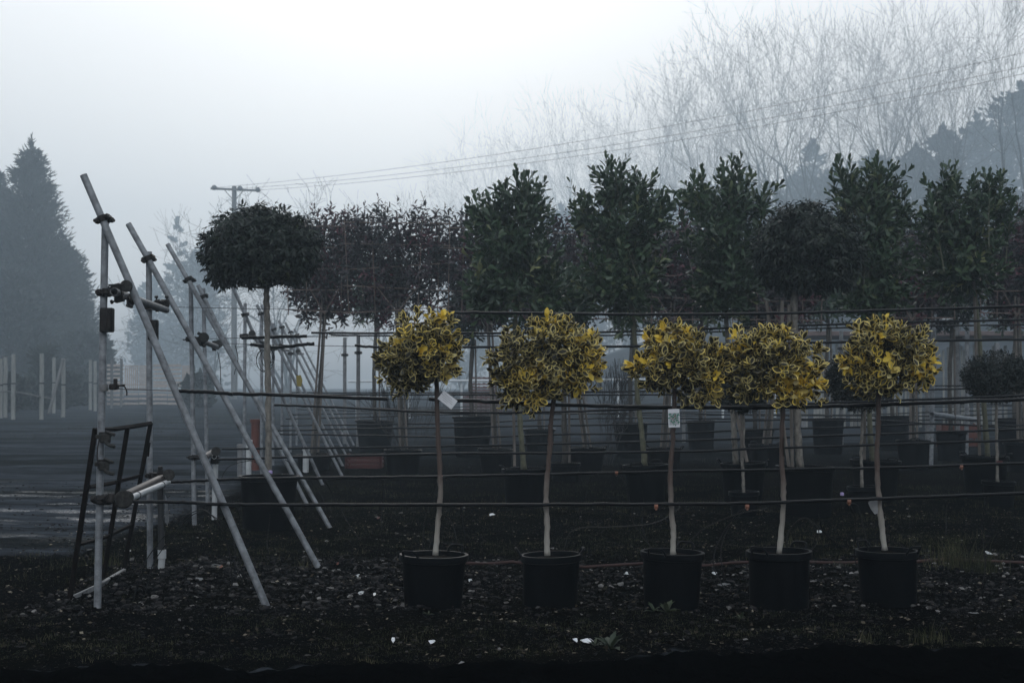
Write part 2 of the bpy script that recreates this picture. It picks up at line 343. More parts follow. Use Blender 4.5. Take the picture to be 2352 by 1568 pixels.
# ------------------------------------------------------------ ground
def zone(x, y):
    t = np.zeros_like(x)
    edge = -3.75 + .5*fbm(x*.6, y*.6) - .02*(y-15)
    s = np.clip((edge-x)/.35, 0, 1)*np.clip((y-12.2-.7*fbm(x*.8, y*.8))/.5, 0, 1)
    t = np.where(s > 0, s, t)
    t = np.maximum(t, np.clip((y-26+3*fbm(x*.3, y*.3))/14, 0, 1)*.8)
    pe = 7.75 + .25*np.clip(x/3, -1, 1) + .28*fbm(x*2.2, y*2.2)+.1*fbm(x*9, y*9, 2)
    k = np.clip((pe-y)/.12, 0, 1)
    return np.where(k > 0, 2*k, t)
def gh(x, y):
    f = np.clip(1-(y-14)/25, .15, 1)
    h = .05*fbm(x*.5, y*.5) + f*(.045*fbm(x*2.3, y*2.3) + .03*fbm(x*8, y*8, 3) + .012*fbm(x*23, y*23, 2))
    road = (x < -3.8) & (y > 12.5)
    h = np.where(road, h*.45 - .02 + .05*np.clip((y-13)/8, 0, 1)*fbm(x*.35, y*1.1, 5) - .04*np.exp(-((y-15.6-.4*np.sin(x))/.5)**2) - .04*np.exp(-((y-18.6)/.6)**2), h)
    pe = 7.75 + .25*np.clip(x/3, -1, 1)
    h = h + .10*np.clip((pe-y)/.5, 0, 1)*(1+.6*fbm(x*3, y*3)+.5*fbm(x*14, y*14, 4))
    # wooded bank behind, rising to the right
    u = np.clip((y-75)/110, 0, 1); v = np.clip((x+15)/75, 0, 1)
    h = h + 17*u*u*(3-2*u)*v*v*(3-2*v)
    return h
def axis(parts):
    return np.unique(np.concatenate([np.arange(a, b, s) for a, b, s in parts]))
gx = axis([(-250, -60, 8), (-60, -14, 1.5), (-14, -6, .2), (-6, 6.5, .035), (6.5, 14, .2), (14, 60, 1.5), (60, 251, 8)])
gy = axis([(-15, 5, 2), (5, 6.6, .2), (6.6, 8.2, .025), (8.2, 14, .035), (14, 22, .08), (22, 45, .4), (45, 110, 2.5), (110, 401, 8)])
X, Y = np.meshgrid(gx, gy, indexing='ij')
V = np.stack([X, Y, gh(X, Y)], -1).reshape(-1, 3)
ny = len(gy); i, j = np.meshgrid(np.arange(len(gx)-1), np.arange(ny-1), indexing='ij'); q = (i*ny+j).ravel()
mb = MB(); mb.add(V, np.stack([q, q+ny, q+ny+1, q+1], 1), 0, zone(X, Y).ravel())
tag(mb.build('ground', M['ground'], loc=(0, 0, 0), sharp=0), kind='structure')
def G(x, y): return float(gh(np.array([x]), np.array([y]))[0])
def gnd(xp, Yd):                       # ground point under image column xp at depth Yd
    p = at(xp, 880, Yd); return np.array([p[0], Yd, G(p[0], Yd)])

# ------------------------------------------------------------ leaves
def leaf_tpl(kind):
    if kind == 'holly':
        yy = np.array([0, .22, .5, .8, 1.0, .8, .5, .22]); xx = np.array([0, .17, .29, .20, 0, -.20, -.29, -.17])
        o = np.stack([xx, yy, .04+.16*np.abs(xx)-.16*(yy-.3)**2], 1)
        c = np.array([0, .5, 0]); inn = c+(o-c)*[.67, .77, .5]; inn[:, 2] -= .015
        V = np.concatenate([o, inn, [[0, .5, -.03]]]); k = np.arange(8); k2 = (k+1) % 8
        return V, [(np.stack([k, k2, 8+k2, 8+k], 1), 1), (np.stack([8+k, 8+k2, np.full(8, 16)], 1), 0)]
    if kind == 'lance':
        V = [[0, 0, 0]]
        for t, wd, dz in ((.3, .15, -.01), (.68, .15, -.07)): V += [[-wd, t, dz+.07], [0, t, dz], [wd, t, dz+.07]]
        V += [[0, 1, -.2]]
        return np.array(V), [(np.array([[0, 2, 1], [0, 3, 2], [4, 5, 7], [5, 6, 7]]), 0), (np.array([[1, 2, 5, 4], [2, 3, 6, 5]]), 0)]
    if kind == 'obo':
        V = [[0, 0, 0]]
        for t, wd, dz in ((.35, .12, 0), (.75, .19, -.01)): V += [[-wd, t, dz+.05], [0, t, dz], [wd, t, dz+.05]]
        V += [[0, 1, -.05]]
        return np.array(V), [(np.array([[0, 2, 1], [0, 3, 2], [4, 5, 7], [5, 6, 7]]), 0), (np.array([[1, 2, 5, 4], [2, 3, 6, 5]]), 0)]
    if kind == 'dia':
        return np.array([[0, 0, 0], [-.28, .5, .06], [0, 1, 0], [.28, .5, .06]]), [(np.array([[0, 3, 2, 1]]), 0)]
    if kind == 'spray':
        return np.array([[0, 0, 0], [-.11, .45, .03], [0, 1, -.05], [.11, .45, .03]]), [(np.array([[0, 3, 2, 1]]), 0)]
def put_leaves(mb, kind, P, D, N, S, tone, yel=None):
    tv, tf = leaf_tpl(kind); k = len(P); nv = len(tv)
    D = norm(D); N = norm(N-D*np.sum(N*D, 1, keepdims=True)); X_ = np.cross(D, N)
    Rm = np.stack([X_, D, N], 1)                                   # rows
    V = np.einsum('vi,kij->kvj', tv, Rm)*np.reshape(S, (-1, 1, 1))+P[:, None]
    base = (np.arange(k)*nv)[:, None, None]; g = []
    for f, m in tf:
        Fs = (f[None]+base).reshape(-1, f.shape[1])
        if yel is not None: g.append((Fs, np.repeat(np.where(yel, 2, m), len(f))))
        else: g.append((Fs, m))
    mb.addm(V.reshape(-1, 3), g, np.repeat(tone, nv))
def randdir(n): return norm(rng.normal(size=(n, 3)))
def shoots(mb, kind, P, D, nl, seg, ll, a0=75, a1=20, droop=0., tone=None, yel=None, jit=.25, tj=.12):
    """leaves set spirally along each shoot"""
    n = len(P); D = norm(D); P = np.asarray(P)
    t = np.tile(np.linspace(.1, 1, nl), n); Pi = np.repeat(P, nl, 0); Di = np.repeat(D, nl, 0); sg = np.repeat(np.broadcast_to(seg, (n,)), nl)
    A = norm(np.cross(Di, np.array([.3, .5, .8]))); B = np.cross(Di, A)
    ph = np.tile(np.arange(nl)*2.4, n)+np.repeat(rng.random(n)*6.3, nl)+rng.normal(size=n*nl)*.25
    per = np.cos(ph)[:, None]*A+np.sin(ph)[:, None]*B
    an = np.radians(a0+(a1-a0)*t)+rng.normal(size=n*nl)*jit
    L = Di*np.cos(an)[:, None]+per*np.sin(an)[:, None]; L[:, 2] -= droop
    Nn = Di*1. + rng.normal(size=L.shape)*.25
    pos = Pi+Di*(t*sg)[:, None]
    S = np.repeat(np.broadcast_to(ll, (n,)), nl)*(.75+.45*rng.random(n*nl))*(1-.35*t**4)
    tn = np.repeat(tone, nl)+rng.normal(size=n*nl)*tj
    yy = None if yel is None else np.repeat(yel, nl) & (rng.random(n*nl) < .75)
    put_leaves(mb, kind, pos, L, Nn, S, np.clip(tn, 0, 1), yy)
def lobes_sample(lobes, Yd, n, depth=1., shell=1.4):
    """points inside a union of ellipsoids given in picture pixels; returns point and outward direction"""
    C_ = np.array([at(a, b, Yd) for a, b, _, _ in lobes]); r = np.array([[px(c, Yd), px((c+d)/2, Yd)*depth, px(d, Yd)] for _, _, c, d in lobes])
    wt = (r[:, 0]*r[:, 1]*r[:, 2])**.75; k = rng.choice(len(lobes), n, p=wt/wt.sum())
    d = randdir(n); rad = 1-.62*rng.random(n)**shell
    return C_[k]+d*r[k]*rad[:, None], norm(d/ r[k]*r[k].mean(1, keepdims=True)*1.), C_.mean(0)

# ------------------------------------------------------------ pots, trunks
def make_pot(root, c, rt, rb, h, ang=0, handles=True, n=30, parent_name='pot'):
    mb = MB(); lathe(mb, c, [(.001, .0), (rb, .0), (rb*1.01, .012), (rt*.955, h-.045)], n)
    pot = mb.build('pot', M['pot'], root)
    mb = MB(); lathe(mb, c, [(rt*.955, h-.047), (rt*1.03, h-.043), (rt*1.045, h-.025), (rt*1.04, h), (rt*.95, h), (rt*.93, h-.06)], n)
    mb.build('rim', M['rim'], pot)
    if handles:
        for s in (0, math.pi):
            mb = MB(); pts = []
            for t in np.linspace(-1, 1, 11):
                a = ang+s+t*.30; k = 1-abs(t)**6
                pts.append([c[0]+(rt*1.03+.026*k)*math.cos(a), c[1]+(rt*1.03+.026*k)*math.sin(a), c[2]+h-.01+.05*k])
            tube(mb, pts, .0085, 6); mb.build('handle', M['rim'], pot)
    mb = MB(); th = np.arange(20)*2*math.pi/20; V = [[c[0], c[1], c[2]+h-.03]]
    for f in (.33, .66, .95):
        for a in th: V.append([c[0]+rt*f*math.cos(a), c[1]+rt*f*math.sin(a), c[2]+h-.045+.02*rng.random()])
    Fs = [[0, 1+k, 1+(k+1) % 20] for k in range(20)]; mb.add(V, Fs)
    Q = [[1+q*20+k, 1+(q+1)*20+k, 1+(q+1)*20+(k+1) % 20, 1+q*20+(k+1) % 20] for q in range(2) for k in range(20)]
    mb.f.append((np.array(Q), 0)); mb.build('soil', M['soil'], pot)
    return pot
def trunk(root, pts, Yd, r0, r1, m, n=9, wob=.003, name='trunk', dy=None, tone=None):
    P = spline([at(a, b, Yd+(dy[k] if dy else 0)) for k, (a, b) in enumerate(pts)], 7)
    P = P+rng.normal(size=P.shape)*wob; k = len(P)
    r = np.linspace(r0, r1, k)*(1+.07*rng.normal(size=k))
    if k > 3: r[0] *= 1.15
    mb = MB(); tube(mb, P, r, n, tone=None)
    if tone is not None: mb.v[-1] = (mb.v[-1][0], np.clip(np.repeat(np.linspace(tone[0], tone[1], k), n), 0, 1))
    return mb.build(name, m, root, sharp=0)
def twigs(mb, origin, P, r=.004, mat=0, n=3):
    """bent twigs from an origin to each crown point"""
    k = len(P); O = np.repeat(np.asarray(origin)[None], k, 0); mid = O*.45+P*.55; mid[:, 2] -= .06*np.linalg.norm(P-O, axis=1); mid += rng.normal(size=mid.shape)*.02
    segs(mb, O, mid, np.full(k, r*1.8), np.full(k, r*1.1), n, mat); segs(mb, mid, P, np.full(k, r*1.1), np.full(k, r*.6), n, mat)

# ------------------------------------------------------------ front row: five variegated hollies
HY = 9.55
def holly(xb, ybase, rim_y, rim_w, base_w, trunk_pts, lobes, tips, label, ang, nsh, yelc):
    Yd = HY; c = at(xb, ybase, Yd); c[2] = G(c[0], Yd)-.004
    root = thing('potted_holly', c, label, 'potted tree', 'variegated holly standards in the front row')
    h = at(xb, rim_y+4, Yd)[2]-c[2]
    make_pot(root, c, px(rim_w/2, Yd)/1.04, px(base_w/2, Yd), h, ang, n=40)
    trunk(root, trunk_pts, Yd, .019, .015, M['bark_red'], 10, .0015, tone=(1.0, .1))
    mb = MB(); P, D, cc = lobes_sample(lobes, Yd, nsh, 1., 1.9)
    D = norm(D+[0, 0, .55]+rng.normal(size=D.shape)*.38)
    # clustered yellow growth
    yc = np.array([at(a, b, Yd-.1) for a, b in yelc]); dd = np.min(np.linalg.norm(P[:, None]-yc[None], axis=2), 1)
    yel = (dd < .06+.05*rng.random(len(P))) & (rng.random(len(P)) < .5) | (rng.random(len(P)) < .03)
    tone = np.clip(.0+.6*rng.random(len(P))**1.4+.35*(dd < .16), 0, 1)
    seg = .065
    shoots(mb, 'holly', P-D*seg*.6, D, 6, seg, .072, 74, 24, .0, tone, yel, .24, .15)
    if tips:
        T = np.array([at(a, b+6, Yd+rng.normal()*.05) for a, b in tips]); TD = norm(T-(cc+[0, 0, -.02])+[0, 0, .15])
        shoots(mb, 'holly', T-TD*.10, TD, 8, .09, .054, 70, 18, 0, np.full(len(T), .6), rng.random(len(T)) < .3, .2, .15)
        twigs(mb, cc, T-TD*.10, .0025, 3)
    fk = at(*trunk_pts[-1], Yd)
    twigs(mb, fk, P[::6]-D[::6]*.04, .003, 3)
    mb.build('crown', [M['h_mid'], M['h_edge'], M['h_yel'], M['bark_red']], root, sharp=0)
    return root
holly(995, 1390, 1268, 156, 128, [(1000, 1275), (1006, 1200), (1012, 1130), (1008, 1040), (1005, 960), (1003, 880), (1000, 850)],
      [(965, 795, 84, 74), (925, 835, 52, 52), (1010, 785, 46, 58), (1015, 840, 38, 38), (945, 880, 42, 16), (900, 830, 26, 34)],
      [(992, 716), (955, 722), (1030, 745), (1054, 760), (1060, 800), (872, 832), (868, 860), (905, 905), (930, 750), (900, 770)],
      'potted yellow-edged holly standing leftmost in the front row, white label tied under its crown', .9, 270, [(990, 722), (1000, 730), (1035, 825), (1045, 850), (1050, 880), (905, 775), (1030, 800)])
holly(1263, 1390, 1268, 140, 122, [(1257, 1275), (1256, 1200), (1254, 1130), (1262, 1040), (1265, 970), (1272, 915), (1270, 860)],
      [(1295, 825, 84, 84), (1180, 815, 56, 68), (1265, 770, 52, 42), (1225, 890, 66, 46), (1330, 855, 48, 48), (1180, 875, 44, 44), (1345, 800, 28, 40)],
      [(1232, 728), (1262, 724), (1280, 724), (1160, 752), (1190, 750), (1375, 800), (1383, 850), (1378, 885), (1118, 800), (1130, 860), (1150, 930), (1220, 950), (1335, 762)],
      'largest potted holly with a double-lobed crown, second from the left in the front row', .05, 400, [(1262, 728), (1275, 735), (1330, 775), (1340, 800), (1355, 795), (1365, 850), (1240, 870), (1215, 890), (1370, 825), (1290, 880)])
holly(1542, 1388, 1262, 146, 124, [(1546, 1272), (1546, 1215), (1541, 1150), (1540, 1080), (1545, 1010), (1548, 950), (1550, 870)],
      [(1560, 820, 72, 66), (1615, 825, 46, 54), (1595, 885, 54, 38), (1462, 835, 18, 20), (1535, 785, 54, 36), (1505, 850, 38, 44), (1640, 870, 22, 44)],
      [(1528, 752), (1556, 752), (1585, 752), (1500, 768), (1645, 775), (1660, 800), (1440, 828), (1450, 850), (1470, 880), (1660, 900), (1610, 932)],
      'potted holly with a picture label hung on its stem, middle of the front row', 1.0, 300, [(1512, 765), (1520, 775), (1450, 822), (1630, 770), (1545, 800), (1560, 810), (1650, 880), (1640, 905), (1480, 830), (1580, 756)])
holly(1790, 1386, 1260, 150, 132, [(1790, 1270), (1797, 1190), (1800, 1130), (1796, 1060), (1796, 1000), (1798, 940), (1795, 880)],
      [(1765, 825, 78, 66), (1840, 870, 50, 50), (1785, 790, 68, 36), (1725, 880, 42, 48), (1855, 815, 30, 26), (1800, 900, 52, 34), (1700, 800, 30, 40)],
      [(1750, 757), (1775, 757), (1800, 762), (1830, 780), (1885, 830), (1893, 870), (1896, 915), (1690, 790), (1720, 770), (1860, 800), (1845, 935)],
      'potted holly with vivid yellow leaves low on its right, fourth in the front row', .75, 330, [(1840, 860), (1870, 880), (1880, 900), (1850, 905), (1810, 890), (1835, 920), (1780, 760), (1700, 790), (1880, 840)])
holly(2041, 1384, 1258, 142, 126, [(2032, 1262), (2024, 1195), (2018, 1130), (2014, 1060), (2017, 990), (2018, 920), (2018, 870)],
      [(2045, 820, 90, 72), (2020, 780, 62, 42), (2105, 835, 44, 44), (1968, 825, 30, 38), (2000, 870, 50, 34), (2085, 790, 42, 42)],
      [(2015, 726), (2035, 735), (2050, 740), (2090, 755), (2105, 775), (2140, 790), (2155, 812), (2160, 840), (1935, 815), (1942, 845), (2065, 910), (2120, 890)],
      'rightmost potted holly in front, a single sprig rising above its crown', 2.2, 330, [(2130, 830), (2140, 850), (1965, 835), (2010, 840), (2125, 870), (1995, 760), (2030, 740), (1950, 840)])

# ------------------------------------------------------------ labels on the hollies
def plate(mb, c, wd, ht, th, ang, yaw=0, mat=0):
    ca, sa = math.cos(ang), math.sin(ang); cy, sy = math.cos(yaw), math.sin(yaw)
    ax = np.array([[ca*cy, ca*sy, sa], [-sy, cy, 0], [-sa*cy, -sa*sy, ca]])
    box(mb, c, (wd, th, ht), mat, axes=ax, bev=.004 if th > .001 and mat == 0 else 0); return ax
c = at(1028, 918, HY-.03); mb = MB(); wd, ht = px(40, HY), px(24, HY)
ax = plate(mb, c, wd, ht, .0022, R(-38)); tg = mb.build('plant_label', M['white'])
tag(tg, 'blank-looking white plant label with faint grey print, tilted beside the leftmost holly stem', 'plant label')
mb = MB()
for r_, (u0, u1) in enumerate([(-.3, .2), (-.36, .3), (-.3, .36), (-.2, .1)]):
    for q_ in np.arange(u0, u1, .09):
        box(mb, c+ax[0]*q_*wd+ax[2]*(.26-.17*r_)*ht+ax[1]*-.0014, (.055*wd, .0006, .07*ht), 0, axes=ax)
mb.build('printing', M['ink'], tg)
mb = MB(); tube(mb, spline([c-ax[0]*wd*.42+ax[2]*ht*.1, c-ax[0]*wd*.62+ax[2]*ht*.25, at(1006, 925, HY-.02)], 5), .0016, 5); mb.build('tie', M['tube'], tg)
c = at(1548, 960, HY-.045); mb = MB(); wd, ht = px(26, HY), px(42, HY)
ax = plate(mb, c, wd, ht, .0022, R(2)); tg = mb.build('plant_label', M['white'])
tag(tg, 'upright plant label picturing red berries and green leaves, on the middle holly stem', 'plant label')
mb = MB(); box(mb, c-ax[1]*.0016-ax[2]*ht*.04, (wd*.86, .0008, ht*.66), 0, axes=ax); pc = mb.build('picture', M['ink'], tg)
mb = MB(); k = 46; P = c+ax[0]*((rng.random((k, 1))-.5)*wd*.74)+ax[2]*((rng.random((k, 1))-.56)*ht*.56)-ax[1]*.0024
put_leaves(mb, 'dia', P, rng.normal(size=(k, 1))*ax[0]+rng.normal(size=(k, 1))*ax[2], np.repeat(-ax[1][None], k, 0), np.full(k, .016), np.full(k, .5)); mb.build('printed_leaves', M['taggreen'], pc)
mb = MB(); k = 14; P = c+ax[0]*((rng.random((k, 1))-.5)*wd*.5)+ax[2]*((rng.random((k, 1))-.55)*ht*.35)-ax[1]*.0034
put_leaves(mb, 'dia', P, rng.normal(size=(k, 1))*ax[0]+rng.normal(size=(k, 1))*ax[2], np.repeat(-ax[1][None], k, 0), np.full(k, .008), np.full(k, .5)); mb.build('printed_berries', M['tagred'], pc)
c = at(1802, 1024, HY-.03); mb = MB(); ax = plate(mb, c, .055, px(44, HY), .002, R(6), R(78)); tg = mb.build('plant_label', M['weed'])
tag(tg, 'green plant label seen edge-on, taped to the stem of the fourth holly', 'plant label')
c = at(2006, 1160, HY-.01); mb = MB()
V = [c+np.array(p)*px(1, HY) for p in ((-12, 0, 6), (0, 4, 16), (11, 0, 20), (9, -3, 2), (11, 0, -18), (2, -4, -20), (-6, 0, -8))]
V = V+[v+np.array([0, .003, 0]) for v in V]
mb.add(V, [[0, 1, 2, 3, 4, 5, 6], [13, 12, 11, 10, 9, 8, 7]]); mb.add(V, [[k, (k+1) % 7, 7+(k+1) % 7, 7+k] for k in range(7)])
tag(mb.build('plastic_scrap', M['galv_d'], sharp=30), 'torn pale plastic flap caught on the crooked stem of the rightmost holly', 'plastic scrap')

# ------------------------------------------------------------ scaffold end frames (pairs of posts and raking braces)
def clamp(root, p, ax_dir, r=.032, m='iron', big=1.):
    """a two-part swivel coupler round a tube at p"""
    d = norm(np.asarray(ax_dir, float)); s = norm(np.cross(d, [0, 1, .01])); t = np.cross(d, s)
    mb = MB(); tube(mb, [p-d*.022*big, p+d*.022*big], r, 14)
    for sg in (-1, 1):
        box(mb, p+s*sg*(r+.008), (.03*big, .05*big, .036*big), 0, axes=np.array([s, t, d]), bev=.006)
        tube(mb, [p+s*sg*(r+.012)-t*.04*big, p+s*sg*(r+.012)+t*.036*big], .0065, 8)
    for sg in (-1, 1): tube(mb, [p+s*sg*(r+.012)+t*.036*big, p+s*sg*(r+.012)+t*.048*big], .012*big, 6); tube(mb, [p+s*sg*(r+.012)-t*.052*big, p+s*sg*(r+.012)-t*.04*big], .012*big, 6)
    return mb.build('clamp', M[m], root)
def disc(root, p, n_, r, m='clampm', name='flange_ring'):
    n_ = norm(np.asarray(n_, float)); u = norm(np.cross(n_, [0, 0, 1.])); v = np.cross(n_, u); r = r*.86
    th = np.linspace(0, 2*math.pi, 19); mb = MB(); tube(mb, p+r*(np.cos(th)[:, None]*u+np.sin(th)[:, None]*v), r*.17, 6)
    tube(mb, [p-n_*.006, p+n_*.012], r*.98, 16); tube(mb, [p-n_*.024, p], r*.42, 10)
    for k in range(4): a_ = k*math.pi/2+.4; d_ = math.cos(a_)*u+math.sin(a_)*v; tube(mb, [p-n_*.008+d_*r*.3, p-n_*.008+d_*r], r*.10, 5)
    return mb.build(name, M[m], root)
def pipe(root, a, b, r, m, name, n=14, bend=0):
    mb = MB(); P = np.linspace(a, b, 7); P += rng.normal(size=P.shape)*bend
    d = norm(np.asarray(b)-np.asarray(a)); tube(mb, P, r, n, cap=False)
    # hollow end: annulus and dark inside
    th = np.arange(n)
    tube(mb, [a, a+d*.09], r*.84, n, cap=False); tube(mb, [b-d*.09, b], r*.84, n, cap=False)
    k = 7*n; V0 = mb.v[0][0]; va = mb.v[1][0]; vb = mb.v[2][0]
    j2 = (th+1) % n
    mb.f.append((np.stack([th, th+k, j2+k, j2], 1), 0)); mb.f.append((np.stack([6*n+th, 6*n+j2, k+3*n+j2, k+3*n+th], 1), 0))
    return mb.build(name, M[m], root)
def end_frame(label, posts, braces, m='galv', link=True, low=True, extra=True):
    """posts: (xtop,ytop,xbase,Y); braces: (xtop,ytop,xfoot,Y,dy)"""
    b0 = gnd(posts[0][2], posts[0][3]); root = thing('scaffold_frame', b0, label, 'scaffold frame', 'scaffold end frames along the rows')
    info = []
    for (xt, yt, xb, Yd), (bx, by, fx, bY, dyb) in zip(posts, braces):
        g = gnd(xb, Yd); top = at(xt, yt, Yd); pipe(root, top, g-[0, 0, .05], .0245, m, 'post')
        f = gnd(fx, bY); bt = at(bx, by, Yd+dyb); f[1] += dyb
        pipe(root, bt, f-[0, 0, .03], .0245, m, 'brace', bend=.0015)
        # crossing of brace and post
        n_ = 40; t = np.linspace(0, 1, n_); L = bt+(f-bt)*t[:, None]; Q = top+(g-top)*((top[2]-L[:, 2])/(top[2]-g[2]))[:, None]
        k = np.argmin(np.abs(L[:, 0]-Q[:, 0])); pc = (L[k]+Q[k])/2
        clamp(root, np.array([Q[k][0], Yd, L[k][2]]), (0, 0, 1), .03, 'iron'); clamp(root, L[k]+(f-bt)*.0, f-bt, .03, 'iron')
        info.append((top, g, bt, f))
    return root, info
fr, inf = end_frame('nearest scaffold end frame, two upright galvanised posts with raking braces at the far left',
    [(242, 508, 228, 9.6), (342, 578, 348, 11.7)], [(192, 402, 622, 9.6, -.055), (295, 514, 738, 11.7, -.055)])
lerp = lambda a, b, t: a+(b-a)*t
# upper link tube between the two posts
a = at(262, 670, 9.52); b_ = at(382, 712, 11.55); pipe(fr, a, b_, .027, 'galv_d', 'link_tube')
clamp(fr, at(244, 672, 9.6), (0, 0, 1), .032, 'iron', 1.3); clamp(fr, lerp(a, b_, .06), b_-a, .036, 'iron', 1.3); clamp(fr, at(347, 704, 11.68), (0, 0, 1), .032, 'iron', 1.2)
clamp(fr, at(302, 688, 9.9), (1, .6, -.3), .034, 'clampm', 1.1); disc(fr, at(290, 657, 9.5), (.3, -1, .1), .042)
clamp(fr, at(372, 697, 11.55), (0, 1, .3), .03, 'iron', 1.3)
mb = MB(); tube(mb, [at(221, 675, 9.55), at(262, 671, 9.55)], .007, 8); tube(mb, [at(250, 655, 9.5), at(286, 653, 9.45)], .007, 8); mb.build('bolt', M['iron'], fr)
mb = MB(); tube(mb, [at(322, 708, 11.6), at(360, 712, 11.6)], .006, 8); tube(mb, [at(350, 694, 11.6), at(372, 692, 11.5)], .006, 8); mb.build('bolt', M['iron'], fr)
# folded sleeve plates
for (x, y, Yd, wx, hy) in ((246, 735, 9.57, 30, 56), (352, 758, 11.67, 22, 47)):
    mb = MB(); c = at(x, y, Yd); box(mb, c, (px(wx, Yd), .062, px(hy, Yd)), 0, bev=.008)
    box(mb, c+[px(wx*.22, Yd), -.034, 0], (.03, .01, px(hy*.8, Yd)), 0, bev=.003); o = mb.build('sleeve_plate', M['iron'], fr)
    mb = MB()
    for dz in (-.3, .3): tube(mb, [c+[px(wx*.22, Yd), -.048, px(hy*dz, Yd)], c+[px(wx*.22, Yd), -.036, px(hy*dz, Yd)]], .011, 6)
    mb.build('bolt', M['iron'], o)
# clamp holding the upper wire
c = at(238, 890, 9.6); mb = MB(); tube(mb, [c-[0, 0, .022], c+[0, 0, .022]], .031, 14); o = mb.build('wire_bracket', M['galv_d'], fr)
mb = MB(); c = at(262, 888, 9.57); box(mb, c, (.06, .05, .04), 0, bev=.008); box(mb, c+[.012, -.01, .03], (.022, .03, .05), 0, bev=.004)
tube(mb, [c+[-.02, 0, 0], c+[.075, -.01, .012]], .0065, 8); tube(mb, spline([c+[.03, 0, .01], c+[.07, 0, 0], c+[.085, 0, -.03], c+[.086, 0, -.06]], 5), .005, 6)
tube(mb, [c+[.0, -.05, -.01], c+[.0, .04, -.01]], .012, 8); mb.build('turnbuckle', M['iron'], o)
# spare loose couplers hanging open on the first post
for (x, y) in ((238, 1002), (235, 1065)):
    c = at(x, y, 9.56); mb = MB(); tube(mb, [c-[0, 0, .03], c+[0, 0, .03]], .033, 12)
    box(mb, c+[.02, -.03, -.012], (.07, .03, .06), 0, bev=.01, rz=.3); box(mb, c+[-.035, 0, 0], (.03, .04, .03), 0, bev=.006)
    tube(mb, [c+[.02, -.03, .035], c+[.085, -.04, .012]], .011, 8); tube(mb, spline([c+[.02, -.04, -.03], c+[.05, -.045, -.055], c+[.09, -.045, -.065]], 5), [.016]*11 if False else .013, 8)
    tube(mb, [c+[.06, -.03, -.0], c+[.06, -.03, .03]], .005, 6); mb.build('open_coupler', M['clampm'], fr)
mb = MB(); tube(mb, spline([at(228, 1010, 9.5), at(224, 1030, 9.5), at(224, 1062, 9.5), at(230, 1066, 9.5)], 5), .004, 6); mb.build('hook', M['iron'], fr)
# lower link: brown tube with clamps
a = at(283, 1141, 9.62); b_ = at(372, 1098, 11.6); pipe(fr, a, b_, .034, 'brownpipe', 'link_tube')
for p_, m_ in ((at(232, 1148, 9.58), 'iron'), (at(256, 1145, 9.55), 'iron')): clamp(fr, p_, (.1, .3, 1), .032, m_, 1.3)
disc(fr, at(284, 1146, 9.48), (.2, -1, 0), .062); disc(fr, at(292, 1142, 9.5), (.2, -1, .2), .045); disc(fr, at(388, 1090, 11.5), (.2, -1, .2), .048, 'clampm')
clamp(fr, at(352, 1092, 11.62), (0, 0, 1), .034, 'iron', 1.1); clamp(fr, at(368, 1085, 11.6), (1, .4, 0), .03, 'iron', 1.)
mb = MB(); tube(mb, [at(208, 1148, 9.55), at(262, 1146, 9.55)], .008, 8); tube(mb, [at(335, 1094, 11.6), at(372, 1090, 11.6)], .006, 8); mb.build('bolt', M['iron'], fr)
# white waste pipe and grey down pipe: a separate drain run lashed to the frame
root = thing('drain_pipe', gnd(372, 11.6), 'white plastic waste pipe sloping into a grey downpipe behind the nearest scaffold frame', 'drain pipe')
a = at(294, 1146, 9.6); b_ = at(386, 1107, 11.62); pipe(root, a, b_, .023, 'pvc', 'sloping_pipe')
for t in (.2, .82): 
    mb = MB(); d = norm(b_-a); q_ = lerp(a, b_, t); tube(mb, [q_-d*.008, q_+d*.008], .027, 14); mb.build('strap', M['greypipe'], root)
pipe(root, at(368, 1112, 11.62), at(371, 1264, 11.62), .026, 'greypipe', 'downpipe')
mb = MB(); g = gnd(372, 11.62); tube(mb, [at(372, 1262, 11.62), at(372, 1282, 11.62)], .034, 16); tube(mb, [at(372, 1282, 11.62), g-[0, 0, .03]], .027, 16); mb.build('coupling', M['pvc'], root)
mb = MB(); box(mb, at(374, 1104, 11.6), (.07, .07, .07), 0, bev=.01); mb.build('elbow', M['greypipe'], root)
mb = MB(); V = [at(379, 1135, 11.6), at(384, 1150, 11.58), at(388, 1195, 11.6), at(384, 1206, 11.62), at(380, 1198, 11.6)]; V2 = [v+[0, .004, 0] for v in V]
mb.add(V+V2, [[0, 1, 2, 3, 4], [9, 8, 7, 6, 5]]); mb.add(V+V2, [[k, (k+1) % 5, 5+(k+1) % 5, 5+k] for k in range(5)])
tag(mb.build('plastic_strip', M['galv'], sharp=30), 'limp pale plastic strip hanging beside the grey downpipe', 'plastic strip')
# second pair
fr2, _ = end_frame('second scaffold end frame from the left with thinner-looking braces beside the round dark tree',
    [(438, 646, 449, 15.3), (467, 662, 479, 17.8)], [(385, 561, 764, 14.9, -.055), (455, 655, 711, 17.9, -.055)])
a = at(462, 783, 15.2); b_ = at(500, 797, 17.6); pipe(fr2, a, b_, .03, 'galv_d', 'link_tube')
clamp(fr2, at(442, 779, 15.3), (0, 0, 1), .034, 'iron', 1.5); clamp(fr2, at(463, 780, 15.2), (.5, 1, -.2), .036, 'iron', 1.5); disc(fr2, at(468, 775, 15.1), (.3, -1, 0), .055); disc(fr2, at(503, 789, 17.4), (.3, -1, 0), .05)
clamp(fr2, at(492, 794, 17.5), (1, .3, 0), .036, 'iron', 1.3)
mb = MB(); tube(mb, [at(420, 780, 15.25), at(465, 777, 15.25)], .008, 6); mb.build('bolt', M['iron'], fr2)
